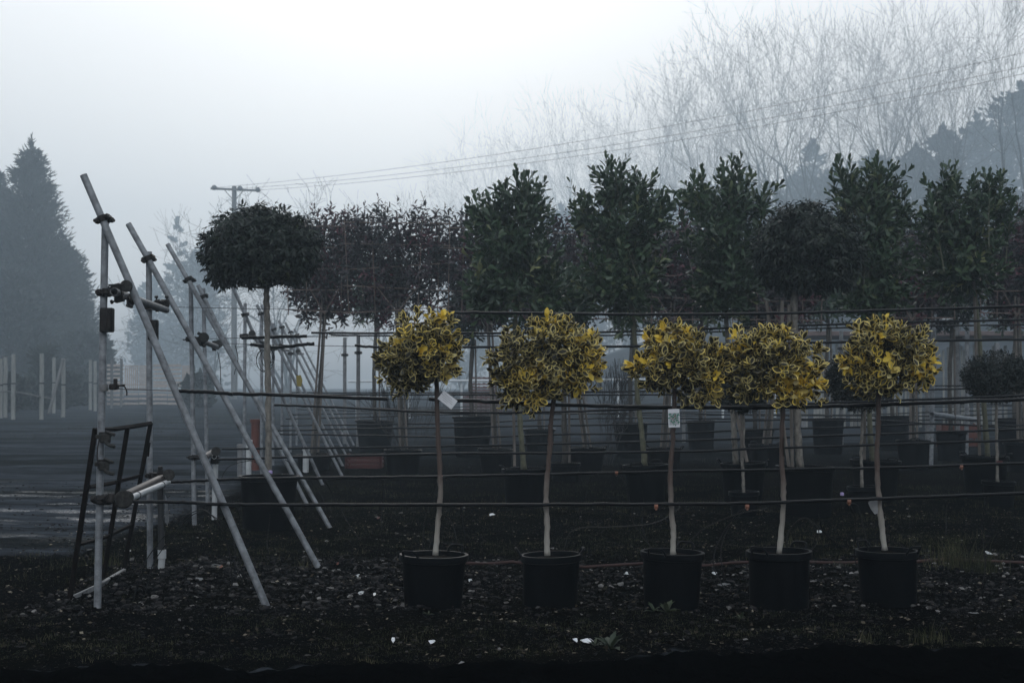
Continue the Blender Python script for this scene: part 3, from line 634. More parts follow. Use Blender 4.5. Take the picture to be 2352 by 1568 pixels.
a = at(470, 1050, 15.2); b_ = at(494, 1034, 17.5); pipe(fr2, a, b_, .035, 'brownpipe', 'link_tube'); disc(fr2, at(496, 1036, 15.1), (.2, -1, 0), .05)
clamp(fr2, at(447, 1050, 15.3), (0, 0, 1), .034, 'iron', 1.3)
mb = MB(); tube(mb, [at(428, 1050, 15.25), at(472, 1050, 15.25)], .008, 6); mb.build('bolt', M['iron'], fr2)
root = thing('drain_pipe', gnd(494, 15.9), 'short white drain pipe standing under the brown link of the second scaffold frame', 'drain pipe')
pipe(root, at(495, 1066, 16), gnd(494, 16)-[0, 0, .03], .03, 'pvc', 'downpipe'); pipe(root, at(497, 1036, 17.3), at(492, 1048, 15.9), .028, 'pvc', 'sloping_pipe')
mb = MB(); box(mb, at(494, 1055, 15.95), (.085, .085, .09), 0, bev=.01); mb.build('elbow', M['tube'], root)
FR = [('third scaffold end frame from the left, partly behind the trunk of the round dark tree', [(563, 696, 562, 20.6), (601, 722, 602, 23.1)], [(530, 650, 745, 21.2, -.05), (590, 700, 788, 23.4, -.05)]),
      ('fourth scaffold end frame from the left, greyed by mist', [(628, 742, 628, 26.5), (648, 752, 648, 29)], [(600, 700, 790, 26.5, -.05), (640, 735, 800, 29, -.05)]),
      ('farthest scaffold end frame, faint behind the crossing braces', [(668, 763, 668, 32), (682, 770, 682, 35)], [(655, 740, 808, 32, -.05), (676, 755, 815, 35, -.05)])]
for lb, ps, bs in FR:
    f3, _ = end_frame(lb, ps, bs); (x0, y0, _x, Y0), (x1, y1, _x2, Y1) = ps
    z_ = 78*20/Y0; pipe(f3, at(x0+12, y0+z_, Y0-.1), at(x1+14, y1+z_-6, Y1-.1), .03, 'galv_d', 'link_tube')
    clamp(f3, at(x0, y0+z_, Y0), (0, 0, 1), .04, 'iron', 1.6); disc(f3, at(x0+16, y0+z_-6, Y0-.15), (.2, -1, 0), .05)
# white and clay uprights near the third frame
for x, Yd, yt, m_, nm, lb in ((553, 23, 1022, 'galv_d', 'short_post', 'short grey stub post left of the white one behind the round tree pot'), (571, 22.6, 1012, 'pvc', 'short_post', 'short white stub post just behind the round tree pot'),
                        (703, 24, 1028, 'pvc', 'short_post', 'small white stub post with a red base right of the round tree trunk'), (587, 25, 964, 'brick', 'clay_pipe', 'orange clay pipe standing upright left of the round tree trunk')):
    root = thing(nm, gnd(x, Yd), lb, 'post' if 'post' in nm else 'clay pipe'); r_ = .05 if m_ != 'brick' else .075
    pipe(root, at(x, yt, Yd), gnd(x, Yd)-[0, 0, .03], r_, m_, 'shaft'); mb = MB(); p_ = at(x, yt, Yd); tube(mb, [p_-[0, 0, .05], p_+[0, 0, .012]], r_*1.25, 14); mb.build('collar', M[m_], root)

# ------------------------------------------------------------ rusty gate frame leaning behind the first post
pts = lambda L: [at(a, b, c) for a, b, c in L]
root = thing('gate_frame', gnd(160, 9.95), 'rusty iron gate frame leaning upright beside the first scaffold post', 'gate frame')
def bar(P, wd, nm, m='rust'):
    mb = MB(); P = np.asarray(P)
    for q0, q1 in zip(P[:-1], P[1:]):
        d = norm(q1-q0); s = norm(np.cross(d, [0, 1, 0])); t = np.cross(d, s); L_ = np.linalg.norm(q1-q0)
        box(mb, (q0+q1)/2, (L_+.004, wd, wd*.8), 0, axes=np.array([d, s, t]), bev=.003)
    return mb.build(nm, M[m], root)
bar(pts([(160, 1378, 9.9), (219, 984, 9.9)]), .034, 'upright'); bar(pts([(238, 1325, 10.7), (293, 982, 10.7)]), .032, 'upright'); bar(pts([(284, 1312, 11.4), (346, 972, 11.4)]), .032, 'upright')
bar(pts([(217, 987, 9.9), (262, 985, 10.4), (305, 979, 10.9), (347, 972, 11.4)]), .030, 'top_rail')
bar(pts([(206, 1118, 9.9), (262, 1108, 10.6), (322, 1092, 11.4)]), .026, 'cross_bar'); bar(pts([(182, 1250, 9.9), (245, 1232, 10.6), (302, 1205, 11.4)]), .026, 'cross_bar')
bar(pts([(162, 1375, 9.9), (226, 1345, 10.5), (285, 1310, 11.3)]), .034, 'bottom_rail', 'galv_d')
mb = MB(); tube(mb, pts([(344, 1016, 11.35), (342, 1030, 11.35), (340, 1048, 11.35)]), .008, 6); mb.build('latch', M['rust'], root)

# ------------------------------------------------------------ support wires and black irrigation tubes
def line(P, Yd, r, label, name='irrigation_tube', cat='irrigation tube', m='tube', clips=(), wire=None, sag=.0, grp='black tubes strung along the rows'):
    Q = spline([at(a, b, Yd) for a, b in P], 10); Q[1:-1, 2] += rng.normal(size=len(Q)-2)*r*.12
    mb = MB(); tube(mb, Q, r, 8); o = mb.build(name, M[m], sharp=60); tag(o, label, cat, grp)
    for k, (a, b) in enumerate(clips):
        mb = MB(); c = at(a, b, Yd-.01); tube(mb, [c-[.012, 0, 0], c+[.012, 0, 0]], r*1.35, 10); tube(mb, [c-[0, 0, .002], c-[0, .01, .022]], .007, 6)
        mb.build('drip_fitting', M['orange'], o)
    if wire:
        mb = MB(); tube(mb, spline([at(a, b, Yd) for a, b in wire], 6), .0028*max(1, Yd/12), 6); mb.build('wire', M['wire'], o)
    return o
line([(398, 898), (470, 900), (535, 905)], 9.55, .0125, 'short black tube sleeve on the waist-high wire from the nearest frame', wire=[(268, 893), (398, 897)])
line([(533, 904), (700, 909), (890, 916)], 9.56, .012, 'thick black tube on the waist-high wire, left of the first holly crown', wire=[(890, 916), (990, 917)])
line([(985, 916), (1100, 921), (1300, 930), (1480, 934), (1640, 936), (1800, 935), (1960, 931), (2100, 926), (2400, 915)], 9.57, .0125, 'long black tube running under the crowns of the front hollies')
line([(298, 1151), (420, 1153), (520, 1158), (700, 1159), (1000, 1159), (1350, 1158), (1700, 1156), (1900, 1149), (2100, 1142), (2400, 1130)], 9.5, .0115, 'nearest low black tube crossing in front of the holly stems', clips=[(1507, 1163), (1716, 1163), (1950, 1152)])
line([(1020, 717), (1200, 719), (1500, 722), (1750, 720), (2000, 714), (2400, 702)], 11.7, .0115, 'highest black tube running just above the holly crowns', wire=[(392, 704), (440, 706), (700, 711), (1020, 716)])
line([(390, 1107), (450, 1104), (560, 1099), (700, 1097), (850, 1096), (1000, 1094), (1300, 1088), (1600, 1081), (2000, 1074), (2400, 1062)], 11.7, .0115, 'low black tube from the drain pipe, second nearest of the low tubes', clips=[(1416, 1086), (1013, 1095), (2208, 1072)])
line([(555, 776), (620, 774), (705, 772)], 15.3, .017, 'stubby black tube end in front of the round tree trunk at wire height', wire=[(478, 778), (560, 776), (800, 772)])
line([(575, 790), (610, 796), (645, 797), (690, 792), (722, 789)], 15.4, .018, 'wavy black tube end just under the stubby one by the round tree trunk', wire=[(505, 788), (600, 791), (860, 796)])
line([(815, 793), (870, 797), (1100, 797), (1400, 796), (1900, 786), (2400, 779)], 15.4, .014, 'black tube passing behind the tops of the holly crowns')
line([(715, 764), (900, 765), (1400, 762), (1900, 745), (2400, 733)], 17.7, .014, 'black tube in the mist a little above the holly crown tops')
line([(760, 769), (900, 771), (1400, 770), (1900, 753), (2400, 745)], 20.8, .012, 'faint black tube close below the one above the holly crowns')
line([(630, 930), (750, 934), (1004, 946), (1200, 947), (1450, 940), (1900, 925), (2400, 906)], 15.3, .0125, 'faint black tube behind the waist-high tube of the hollies')
line([(500, 1055), (700, 1049), (1000, 1042), (1300, 1040), (1600, 1036), (1800, 1028), (2400, 1008)], 15.3, .0135, 'third low black tube from the front')
line([(510, 1031), (700, 1029), (1000, 1025), (1400, 1016), (1740, 1006), (2400, 984)], 17.7, .0135, 'fourth low black tube from the front', clips=[(1268, 1018)])
words = ['fifth', 'sixth', 'seventh', 'eighth', 'ninth', 'tenth', 'eleventh', 'twelfth']
for k, (Yd, z) in enumerate([(21, .72), (23.3, .78), (26.5, .75), (29, .8), (32, .75), (35, .8), (39, .78), (43, .8)]):
    P = []
    for x in np.linspace(620+k*12, 2400, 9):
        p = at(x, 880, Yd); zz = z+.06*math.sin(x*.004+k)+.10*(x-600)/1800+.02*rng.normal(); P.append((x, 880-(zz-CH)*F_/Yd))
    line(P, Yd, .013, words[k]+' low black tube from the front, dim in the mist')
for k, (Yd, z) in enumerate([(21, 1.3), (26.5, 1.32), (32, 1.25)]):
    P = [(x, 880-((z+.12*(x-600)/1800+.03*math.sin(x*.003+k))-CH)*F_/Yd) for x in np.linspace(640+k*30, 2400, 7)]
    line(P, Yd, .012, ['nearer', 'middle', 'farther'][k]+' of the three dim mid-height tubes seen between the hollies')

# thin drip tubes arching to the ground
drips = [([(306, 1379), (322, 1310), (354, 1256), (410, 1195), (447, 1174), (466, 1172), (498, 1190), (511, 1204), (533, 1271), (559, 1330)], 9.9, 'long thin drip tube arching beside the feet of the nearest frame'),
 ([(330, 1375), (352, 1290), (420, 1200), (455, 1176), (480, 1178), (515, 1225), (534, 1300), (533, 1367)], 10.1, 'twin thin drip tube close beside the long arching one at the left'),
 ([(540, 1160), (548, 1200), (540, 1260), (575, 1340)], 9.8, 'thin drip tube dangling behind the foot of the nearest brace'),
 ([(620, 1180), (612, 1240), (622, 1270)], 12.5, 'thin drip tube hanging left of the second brace foot'),
 ([(500, 1120), (520, 1075), (560, 1060), (590, 1062), (640, 1100)], 14., 'thin tube looping over the rim of the round tree pot'),
 ([(970, 1262), (976, 1190), (1000, 1110), (1015, 1096), (1040, 1110), (1060, 1170), (1072, 1262)], 11., 'drip tube arch behind the leftmost holly pot'),
 ([(880, 1100), (876, 1180), (878, 1212)], 11.8, 'drip tube hanging straight left of the first holly'),
 ([(1012, 1180), (1030, 1192), (1045, 1220), (1052, 1262)], 9.8, 'short curl of drip tube beside the first holly stem'),
 ([(985, 1262), (1000, 1210), (1012, 1165)], 9.8, 'drip tube rising from the first holly pot'),
 ([(1296, 1262), (1310, 1225), (1345, 1212), (1400, 1210), (1500, 1200), (1560, 1165)], 9.9, 'drip tube sweeping from the second holly pot up to the low tube'),
 ([(1345, 1150), (1352, 1105), (1375, 1088), (1415, 1090), (1440, 1120), (1455, 1200), (1500, 1262)], 11., 'wide drip tube arch between the second and third hollies'),
 ([(1330, 1180), (1380, 1172), (1450, 1185), (1520, 1180), (1600, 1172), (1660, 1180)], 10.6, 'drip tube lying in waves behind the second and third hollies'),
 ([(1470, 1100), (1480, 1150), (1475, 1210), (1490, 1250)], 11.5, 'drip tube hanging left of the third holly stem'),
 ([(1560, 1265), (1590, 1240), (1625, 1210), (1690, 1180), (1760, 1165)], 9.9, 'drip tube sweeping from the third pot to the fourth stem'),
 ([(1716, 1165), (1690, 1185), (1650, 1250), (1640, 1300), (1660, 1345), (1680, 1355)], 9.6, 'drip tube dropping between the third and fourth pots'),
 ([(1716, 1165), (1675, 1215), (1655, 1270), (1662, 1335)], 9.65, 'second drip tube dropping close to the first between pots three and four'),
 ([(1808, 1258), (1815, 1220), (1850, 1190), (1880, 1215), (1870, 1250), (1850, 1262)], 9.7, 'looped drip tube on the rim of the fourth pot'),
 ([(1950, 1155), (1975, 1165), (1985, 1220), (1990, 1262)], 9.65, 'drip tube dropping onto the left rim of the fifth pot'),
 ([(1950, 1156), (1968, 1190), (1965, 1280), (1980, 1330), (1992, 1350)], 9.7, 'drip tube dropping between the fourth and fifth pots'),
 ([(1880, 1180), (1900, 1230), (1960, 1262), (2010, 1240), (2060, 1245), (2080, 1262)], 9.75, 'drip tube lying low behind the rims of the fourth and fifth pots'),
 ([(2270, 1140), (2262, 1200), (2262, 1290), (2250, 1340)], 9.8, 'drip tube hanging near the right edge in front'),
 ([(2180, 1146), (2176, 1190), (2165, 1230)], 10.5, 'faint drip tube hanging right of the fifth holly'),
 ([(745, 1100), (770, 1150), (800, 1200), (830, 1240)], 12., 'thin drip tube slanting down right of the brace feet'),
 ([(655, 1055), (700, 1090), (740, 1140), (748, 1160)], 15, 'thin drip tube slanting behind the second brace'),
 ([(540, 792), (545, 830), (540, 860)], 15.3, 'wisp of thin tube hanging from the wavy tube end'),
 ([(500, 808), (505, 850), (512, 905)], 15.2, 'thin tube dangling from the second frame clamp'),
]
for P, Yd, lb in drips:
    mb = MB(); Q = spline([at(a, b, Yd) for a, b in P], 7); k = len(Q)
    Q[:, 1] += .05*np.sin(np.linspace(0, 5, k)); 
    for q_ in Q: q_[2] = max(q_[2], G(q_[0], q_[1])+.003) if q_[1] > 7 else q_[2]
    tube(mb, Q, .0036*max(1, Yd/13), 5); tag(mb.build('drip_tube', M['tube'], sharp=0), lb, 'drip tube', 'thin drip tubes')
mb = MB()
for k in range(7):
    c = at(618-(k % 3)*6, 800, 15.2); a = rng.random()*2; rr = .06+.05*rng.random()
    th = np.linspace(0, 2*math.pi, 22); tube(mb, np.stack([c[0]+rr*.7*np.cos(th+a), c[1]+.03*np.sin(th*2+k), c[2]-rr+rr*np.sin(th+a)*1.1-.02], 1), .0035, 5)
tag(mb.build('tube_coil', M['tube'], loc=at(612, 850, 15.2), sharp=0), 'tangled coil of thin black tube hanging in front of the round tree trunk', 'tube coil')
mb = MB(); c = gnd(1600, 11.6); P = [gnd(x, 11.85)+[0, 0, .025] for x in np.linspace(1010, 2400, 26)]; tube(mb, P, .013, 8)
tag(mb.build('red_pipe', M['redpipe'], sharp=0), 'dull red pipe lying on the gravel behind the holly pots', 'pipe')

# ------------------------------------------------------------ middle trees
def ball_tree(label, Yd, xb, rim_y, rim_w, tp, lobes, nsh, m, ll, kind='lance', nl=9, droop=.7, seg=.12, bark='bark', r=.035, shell=1.7, handles=False, name='potted_tree', group=None, base_y=None, stakes=(), tone0=.1, bw=.82, up=.25, shrink=1.):
    c = gnd(xb, Yd); root = thing(name, c, label, 'potted tree', group); assert len(label.split()) < 17, label
    h = at(xb, rim_y, Yd)[2]-c[2]; rt = px(rim_w/2, Yd)/1.04
    make_pot(root, c, rt, rt*bw, max(h, .25), rng.random()*3, handles, 24)
    trunk(root, tp, Yd, r, r*.8, M[bark], 8)
    for (x0, y0, x1, y1) in stakes:
        mb = MB(); tube(mb, [at(x0, y0, Yd-.08), at(x1, y1, Yd-.06)], .02, 6); mb.build('stake', M['stake'], root)
    mb = MB(); P, D, cc = lobes_sample(lobes, Yd, nsh, 1., shell); D = norm(D+[0, 0, up]+rng.normal(size=D.shape)*.35)
    tone = np.clip(tone0+.35*rng.random(nsh)**1.5, 0, 1)+(rng.random(nsh) < .03)*.5
    shoots(mb, kind, P-D*seg*.7, D, nl, seg, ll, 80, 30, droop, tone, None, .35, .12)
    twigs(mb, at(*tp[-1], Yd), P[::9], .005, 1); twigs(mb, at(tp[-2][0], tp[-2][1]-4, Yd), P[4::max(9, nsh//14)], .009, 1, 5); mb.build('crown', [M[m], M[bark]], root, sharp=0); return root
ball_tree('big round dark-green tree on a clear stem, left of centre', 14.6, 616, 1092, 140, [(616, 1095), (617, 980), (615, 860), (613, 740), (612, 665), (608, 610)],
          [(598, 562, 132, 90), (530, 575, 66, 74), (668, 575, 66, 76), (600, 612, 106, 44), (600, 510, 80, 40), (510, 630, 40, 28)], 1500, 'plaurel', .085, seg=.13, r=.034, base_y=1215)
ball_tree('round dark tree with three stakes among the tall laurels', 16., 1852, 1070, 138, [(1838, 1075), (1832, 980), (1828, 850), (1825, 740), (1824, 660), (1830, 600)],
          [(1855, 565, 128, 102), (1790, 580, 66, 80), (1925, 585, 60, 80), (1850, 630, 100, 46), (1850, 505, 80, 42)], 1500, 'plaurel', .088, seg=.13, r=.045,
          stakes=[(1812, 1072, 1760, 690), (1795, 1070, 1797, 690), (1820, 1072, 1812, 700)])
small = [(1708, 15.9, 1128, 72, [(1708, 1135), (1706, 1060), (1708, 985), (1706, 945), (1705, 910)], [(1705, 895, 62, 52), (1705, 870, 45, 40)], [(1716, 1060, 1690, 945)], 'small dark ball tree behind the gap between the third and fourth hollies'),
         (1981, 16.6, 1116, 74, [(1980, 1120), (1978, 1040), (1980, 975), (1982, 940), (1982, 900)], [(1980, 880, 82, 66), (1950, 860, 50, 50)], [], 'small dark ball tree peeping out left of the rightmost holly'),
         (2292, 17.2, 1104, 76, [(2291, 1108), (2290, 1040), (2288, 970), (2290, 925), (2290, 890)], [(2290, 865, 78, 58), (2240, 865, 30, 38), (2335, 860, 40, 42)], [], 'small dark ball tree with a red marker on its stem at the right edge')]
for x, Yd, ry, rw, tp, lb, st, lab in small:
    ball_tree(lab, Yd, x, ry, rw, tp, lb, 1500, 'boxleaf', .036, 'dia', 9, .1, .09, 'bark', .019, 2.2, name='potted_ball_tree', group='small ball trees in the second row', stakes=st, bw=.86)
mb = MB(); c = at(2296, 1062, 17.15); box(mb, c, (.09, .004, .045), 0, rz=.4, bev=.001); box(mb, c-[.03, .005, .0], (.02, .03, .05), 0, bev=.003)
tag(mb.build('red_marker', M['red']), 'small red marker tied to the stem of the ball tree at the right edge', 'marker')

def laurel(label, Yd, xb, rim_y, rim_w, tp, lobes, tips, stakes, nsh=440, bark='bark_green'):
    c = gnd(xb, Yd); root = thing('potted_laurel', c, label, 'potted tree', 'tall cherry laurels in black tubs')
    rt = px(rim_w/2, Yd)/1.04; make_pot(root, c, rt, rt*.82, at(xb, rim_y, Yd)[2]-c[2], rng.random()*3, True, 26)
    trunk(root, tp, Yd, .036, .024, M[bark], 8)
    for (x0, y0, x1, y1) in stakes:
        mb = MB(); tube(mb, [at(x0, y0, Yd-.1), at(x1, y1, Yd-.08)], .02, 6); mb.build('stake', M['stake'], root)
    mb = MB(); P, D, cc = lobes_sample(lobes, Yd, nsh, .9, 1.3)
    out = rng.random(nsh) < .16; P = P+D*(out*.16*rng.random(nsh))[:, None]; D = norm(D*.95+[0, 0, .6]+rng.normal(size=D.shape)*.3); tone = np.clip(.15+.45*rng.random(nsh), 0, 1)+(rng.random(nsh) < .02)*.5
    seg = .24+.12*rng.random(nsh)
    shoots(mb, 'obo', P-D*(seg*.6)[:, None], D, 9, seg, .135, 72, 18, .02, tone, None, .22, .14)
    T = np.array([at(a, b+4, Yd+rng.normal()*.2) for a, b in tips]); TD = norm(np.stack([(T[:, 0]-cc[0])*.25, rng.normal(size=len(T))*.12, np.full(len(T), 1.)], 1))
    for rep in (0, .3): shoots(mb, 'obo', T-TD*(.38+rep), TD, 12, .36, .145, 62, 12, 0, np.full(len(T), .4), None, .18, .14)
    segs(mb, T-TD*.95, T-TD*.04, np.full(len(T), .008), np.full(len(T), .003), 4, 1)
    sd_ = at(*tp[-1], Yd); twigs(mb, sd_, P[::8], .007, 1); mb.build('crown', [M['laurel'], M[bark]], root, sharp=0); return root
laurel('tall leafy laurel, leftmost of the five, its pot behind the second holly stem', 17.4, 1206, 1075, 112, [(1203, 1078), (1197, 1000), (1192, 920), (1186, 800), (1184, 680), (1184, 560)],
       [(1180, 640, 122, 96), (1172, 540, 82, 96), (1190, 450, 42, 50), (1112, 500, 40, 40), (1232, 480, 34, 50), (1110, 700, 50, 46), (1270, 680, 50, 60)],
       [(1186, 384), (1214, 396), (1162, 408), (1120, 446), (1238, 432), (1084, 480), (1200, 400)], [(1182, 1070, 1176, 760)])
laurel('second of five tall laurels, bare greenish trunk showing left of the third holly', 17.6, 1484, 1066, 104, [(1481, 1070), (1474, 990), (1464, 900), (1458, 780), (1445, 660), (1430, 540)],
       [(1430, 640, 98, 98), (1432, 540, 80, 90), (1410, 435, 42, 52), (1352, 490, 38, 34), (1472, 450, 30, 46), (1515, 490, 26, 40)],
       [(1392, 354), (1426, 366), (1406, 360), (1470, 396), (1342, 440), (1320, 462), (1522, 432), (1500, 440)], [])
laurel('tall leafy laurel, middle of the five, its pot hidden between the third and fourth hollies', 17.8, 1705, 1062, 108, [(1690, 1066), (1684, 960), (1676, 840), (1668, 740), (1664, 640), (1666, 540)],
       [(1665, 615, 90, 96), (1660, 520, 84, 92), (1690, 435, 42, 56), (1602, 455, 34, 42), (1742, 465, 26, 42), (1650, 700, 60, 40)],
       [(1682, 354), (1702, 351), (1662, 370), (1724, 382), (1590, 392), (1612, 385), (1757, 420), (1560, 440)], [(1704, 1060, 1698, 745)], bark='bark')
laurel('tall leafy laurel, fourth of the five, rising right of the second round tree', 17.9, 2008, 1056, 116, [(2005, 1060), (1998, 980), (1996, 880), (1990, 760), (1995, 640), (1990, 540)],
       [(2010, 620, 80, 98), (1992, 520, 74, 96), (1958, 440, 34, 54), (2026, 430, 34, 54), (2066, 490, 26, 40), (1990, 700, 60, 45)],
       [(1926, 356), (1952, 362), (2016, 351), (2042, 372), (2082, 430), (1910, 392), (1990, 380)], [(1985, 1055, 1988, 760)])
laurel('tall leafy laurel, rightmost of the five, near the right edge with a pale stake', 18.2, 2262, 1046, 110, [(2268, 1050), (2262, 960), (2256, 860), (2246, 740), (2238, 660), (2225, 560)],
       [(2212, 600, 94, 88), (2212, 505, 74, 72), (2170, 440, 38, 52), (2272, 450, 38, 46), (2138, 520, 34, 50), (2300, 490, 26, 42)],
       [(2166, 375), (2192, 386), (2272, 392), (2302, 405), (2140, 450), (2326, 440), (2240, 395)], [(2250, 1045, 2237, 645)])

# espaliered red-leaved trees on bamboo frames
def espalier(label, Yd, xc, pot_x, rim_y, rim_w, top, bot, half, tips, nsh=640, lean=0, frame=True, seed=0):
    c = gnd(pot_x, Yd); root = thing('potted_photinia', c, label, 'potted tree', 'red-leaved trees trained flat on bamboo frames')
    rt = px(rim_w/2, Yd)/1.04; make_pot(root, c, rt, rt*.84, at(pot_x, rim_y, Yd)[2]-c[2], rng.random()*3, True, 22)
    trunk(root, [(pot_x, rim_y+6), (pot_x+(xc-pot_x)*.3, 940), (pot_x+(xc-pot_x)*.6, 860), (xc, bot), (xc, (top+bot)/2), (xc, top+30)], Yd, .034, .02, M['bark_dk'], 7)
    for dx in (-7, 9):
        mb = MB(); tube(mb, [at(pot_x+dx, rim_y-2, Yd-.1), at(xc+dx*.5, bot-40, Yd-.12)], .02, 6); mb.build('stake', M['stake'], root)
    if frame:
        mb = MB()
        for t in np.linspace(0, 1, 5):
            y = top+42+(bot-top-42)*t; j_ = rng.normal()*4; tube(mb, [at(xc-half*.95, y+j_, Yd-.2), at(xc+half*.95, y-j_, Yd-.2)], .009, 5)
        for t in (-.93, -.45, .45, .93): tube(mb, [at(xc+half*t, top+34, Yd-.215), at(xc+half*(t+.06*rng.normal()), bot+8, Yd-.215)], .008, 5)
        for s in (-1, 1): tube(mb, [at(xc, bot+6, Yd-.23), at(xc+s*half*.35, bot-52, Yd-.23)], .009, 5)
        mb.build('bamboo_frame', M['bamboo'], root)
    lob = [(xc, (top+bot)/2, half*.95, (bot-top)*.48), (xc-half*.5, (top+bot)/2+10, half*.6, (bot-top)*.5), (xc+half*.5, (top+bot)/2+5, half*.6, (bot-top)*.5), (xc, bot-10, half*.8, 50)]
    mb = MB(); P, D, cc = lobes_sample(lob, Yd, nsh, .35, 1.0); D = norm(D*.5+[0, 0, .7]+rng.normal(size=D.shape)*.4)
    redc = P[rng.choice(nsh, 9)]; dd = np.min(np.linalg.norm(P[:, None]-redc[None], axis=2), 1)
    tone = np.clip(.1+.45*rng.random(nsh)+.35*(dd < .22), 0, 1); seg = .25+.15*rng.random(nsh)
    shoots(mb, 'lance', P-D*.1, D, 8, seg, .128, 80, 35, .15, tone, None, .3, .15)
    T = np.array([at(a, b+3, Yd+rng.normal()*.1) for a, b in tips]); TD = norm(rng.normal(size=T.shape)*[.16, .1, 0]+[0, 0, 1.])
    shoots(mb, 'lance', T-TD*.42, TD, 9, .4, .1, 75, 30, .1, np.full(len(T), .45), None, .2, .2); segs(mb, T-TD*.7, T, np.full(len(T), .006), np.full(len(T), .003), 4, 1)
    twigs(mb, at(xc, bot-20, Yd), P[::7], .006, 1); mb.build('crown', [M['photinia'], M['bark_dk']], root, sharp=0); return root
E = [('red-leaved tree on a bamboo frame, leftmost, partly hidden by the big round tree', 24.4, 745, 722, 1042, 84, 478, 715, 95, [(760, 475), (722, 482), (800, 470), (700, 500)]),
     ('red-leaved tree on a square bamboo frame in full view, directly above the first holly', 23.8, 912, 926, 1032, 88, 470, 712, 130, [(868, 446), (884, 462), (968, 440), (1022, 462), (940, 480), (838, 462), (1000, 480)]),
     ('red-leaved tree behind the leftmost laurel, third espalier from the left', 23.9, 1120, 1140, 1030, 84, 480, 720, 120, [(1050, 495), (1270, 476), (1075, 500)]),
     ('red-leaved tree between the first two laurels, fourth espalier from the left', 24., 1300, 1348, 1028, 86, 495, 730, 105, [(1265, 482), (1285, 500), (1325, 520)]),
     ('red-leaved tree between the second and third laurels, fifth espalier from the left', 24.2, 1545, 1525, 1028, 84, 490, 735, 100, [(1540, 480), (1560, 470), (1570, 500)]),
     ('red-leaved tree behind the second round tree, sixth espalier from the left', 24.4, 1790, 1760, 1020, 80, 520, 735, 110, [(1760, 505), (1720, 520)]),
     ('red-leaved tree between the fourth and fifth laurels, seventh espalier from the left', 24.6, 2095, 2098, 1010, 80, 500, 730, 100, [(2100, 480), (2090, 510)]),
     ('red-leaved tree cut by the right edge, last espalier on the right', 24.2, 2335, 2345, 1015, 80, 470, 720, 90, [(2320, 450), (2350, 440), (2300, 470), (2335, 462)])]
for e in E: espalier(*e)
# third row: dim dark-green trees in tubs
B = [(862, 31.5, 965, 92, 560, 748, 75), (1084, 29., 955, 96, 600, 790, 60), (1240, 30.5, 985, 76, 560, 770, 70), (1298, 21.5, 1062, 72, 610, 760, 60), (1450, 29, 970, 84, 560, 775, 75), (1610, 31, 965, 70, 580, 770, 70), (1735, 27, 985, 84, 560, 770, 70), (1900, 30, 960, 78, 560, 760, 75),
     (2050, 32, 955, 80, 560, 775, 70), (2184, 28, 990, 72, 590, 765, 65), (2330, 30, 960, 86, 560, 770, 70)]
lbl = ['dim dark tub tree left of the first holly', 'dim broad tub tree right behind the first holly', 'dim tub tree behind the second holly crown', 'grey tub tree just right of the second holly stem', 'dim tub tree left of the third holly stem in the mist', 'dim tub tree behind the third holly crown',
       'dim tub tree between the third and fourth hollies', 'dim tub tree behind the fourth holly crown', 'dim tub tree right of the fifth holly stem', 'dim tub tree between the metal frame posts', 'dim tub tree at the right edge in the mist']
for (x, Yd, ry, rw, t, b, hw), lab in zip(B, lbl):
    ball_tree(lab, Yd, x, ry, rw, [(x, ry+4), (x-3, (ry+b)/2), (x+2, b), (x, (t+b)/2), (x, t+30)], [(x, (t+b)/2, hw, (b-t)/2), (x-hw*.4, (t+b)/2+20, hw*.6, (b-t)*.4), (x+hw*.5, (t+b)/2-10, hw*.6, (b-t)*.4)], 420, 'laurel' if rng.random() < .6 else 'plaurel', .13, 'obo', 8, .1, .25, 'bark_dk', .045, 1.2,
              stakes=[(x+10, ry, x+8, b-10)], name='potted_tree', group='dim trees in the third row', tone0=.1)

# ------------------------------------------------------------ metal post pair at right
root = thing('metal_frame', gnd(2142, 26.5), 'pale grey two-post metal frame standing between the tubs at the right', 'metal frame')
pipe(root, at(2146, 700, 26.5), gnd(2136, 26.5)-[0, 0, .05], .045, 'galv', 'post'); pipe(root, at(2222, 692, 30), gnd(2218, 30)-[0, 0, .05], .045, 'galv', 'post')
pipe(root, at(2140, 951, 26.4), at(2244, 964, 29.9), .05, 'galv', 'cross_tube'); pipe(root, at(2161, 735, 26.6), at(2220, 729, 29.9), .03, 'rail', 'cross_tube')
for x, yt, Yd, lb in ((2128, 720, 33, 'thin grey post left of the metal frame'), (2199, 735, 31, 'brownish timber post between the two metal frame posts'), (1932, 760, 34, 'thin grey post behind the fourth holly'), (823, 770, 33, 'pale post left of the first holly crown in the mist'), (792, 775, 36, 'thin double post far left of the first holly crown'),
                      (1570, 780, 36, 'thin post behind the third holly crown'), (1345, 800, 35, 'thin post right of the second holly crown')):
    root = thing('support_post', gnd(x, Yd), lb, 'post', 'thin posts in the mist'); pipe(root, at(x, yt, Yd), gnd(x, Yd)-[0, 0, .05], .045, 'galv_d', 'shaft'); clamp(root, at(x, yt+40, Yd), (0, 0, 1), .055, 'iron', 1.6)

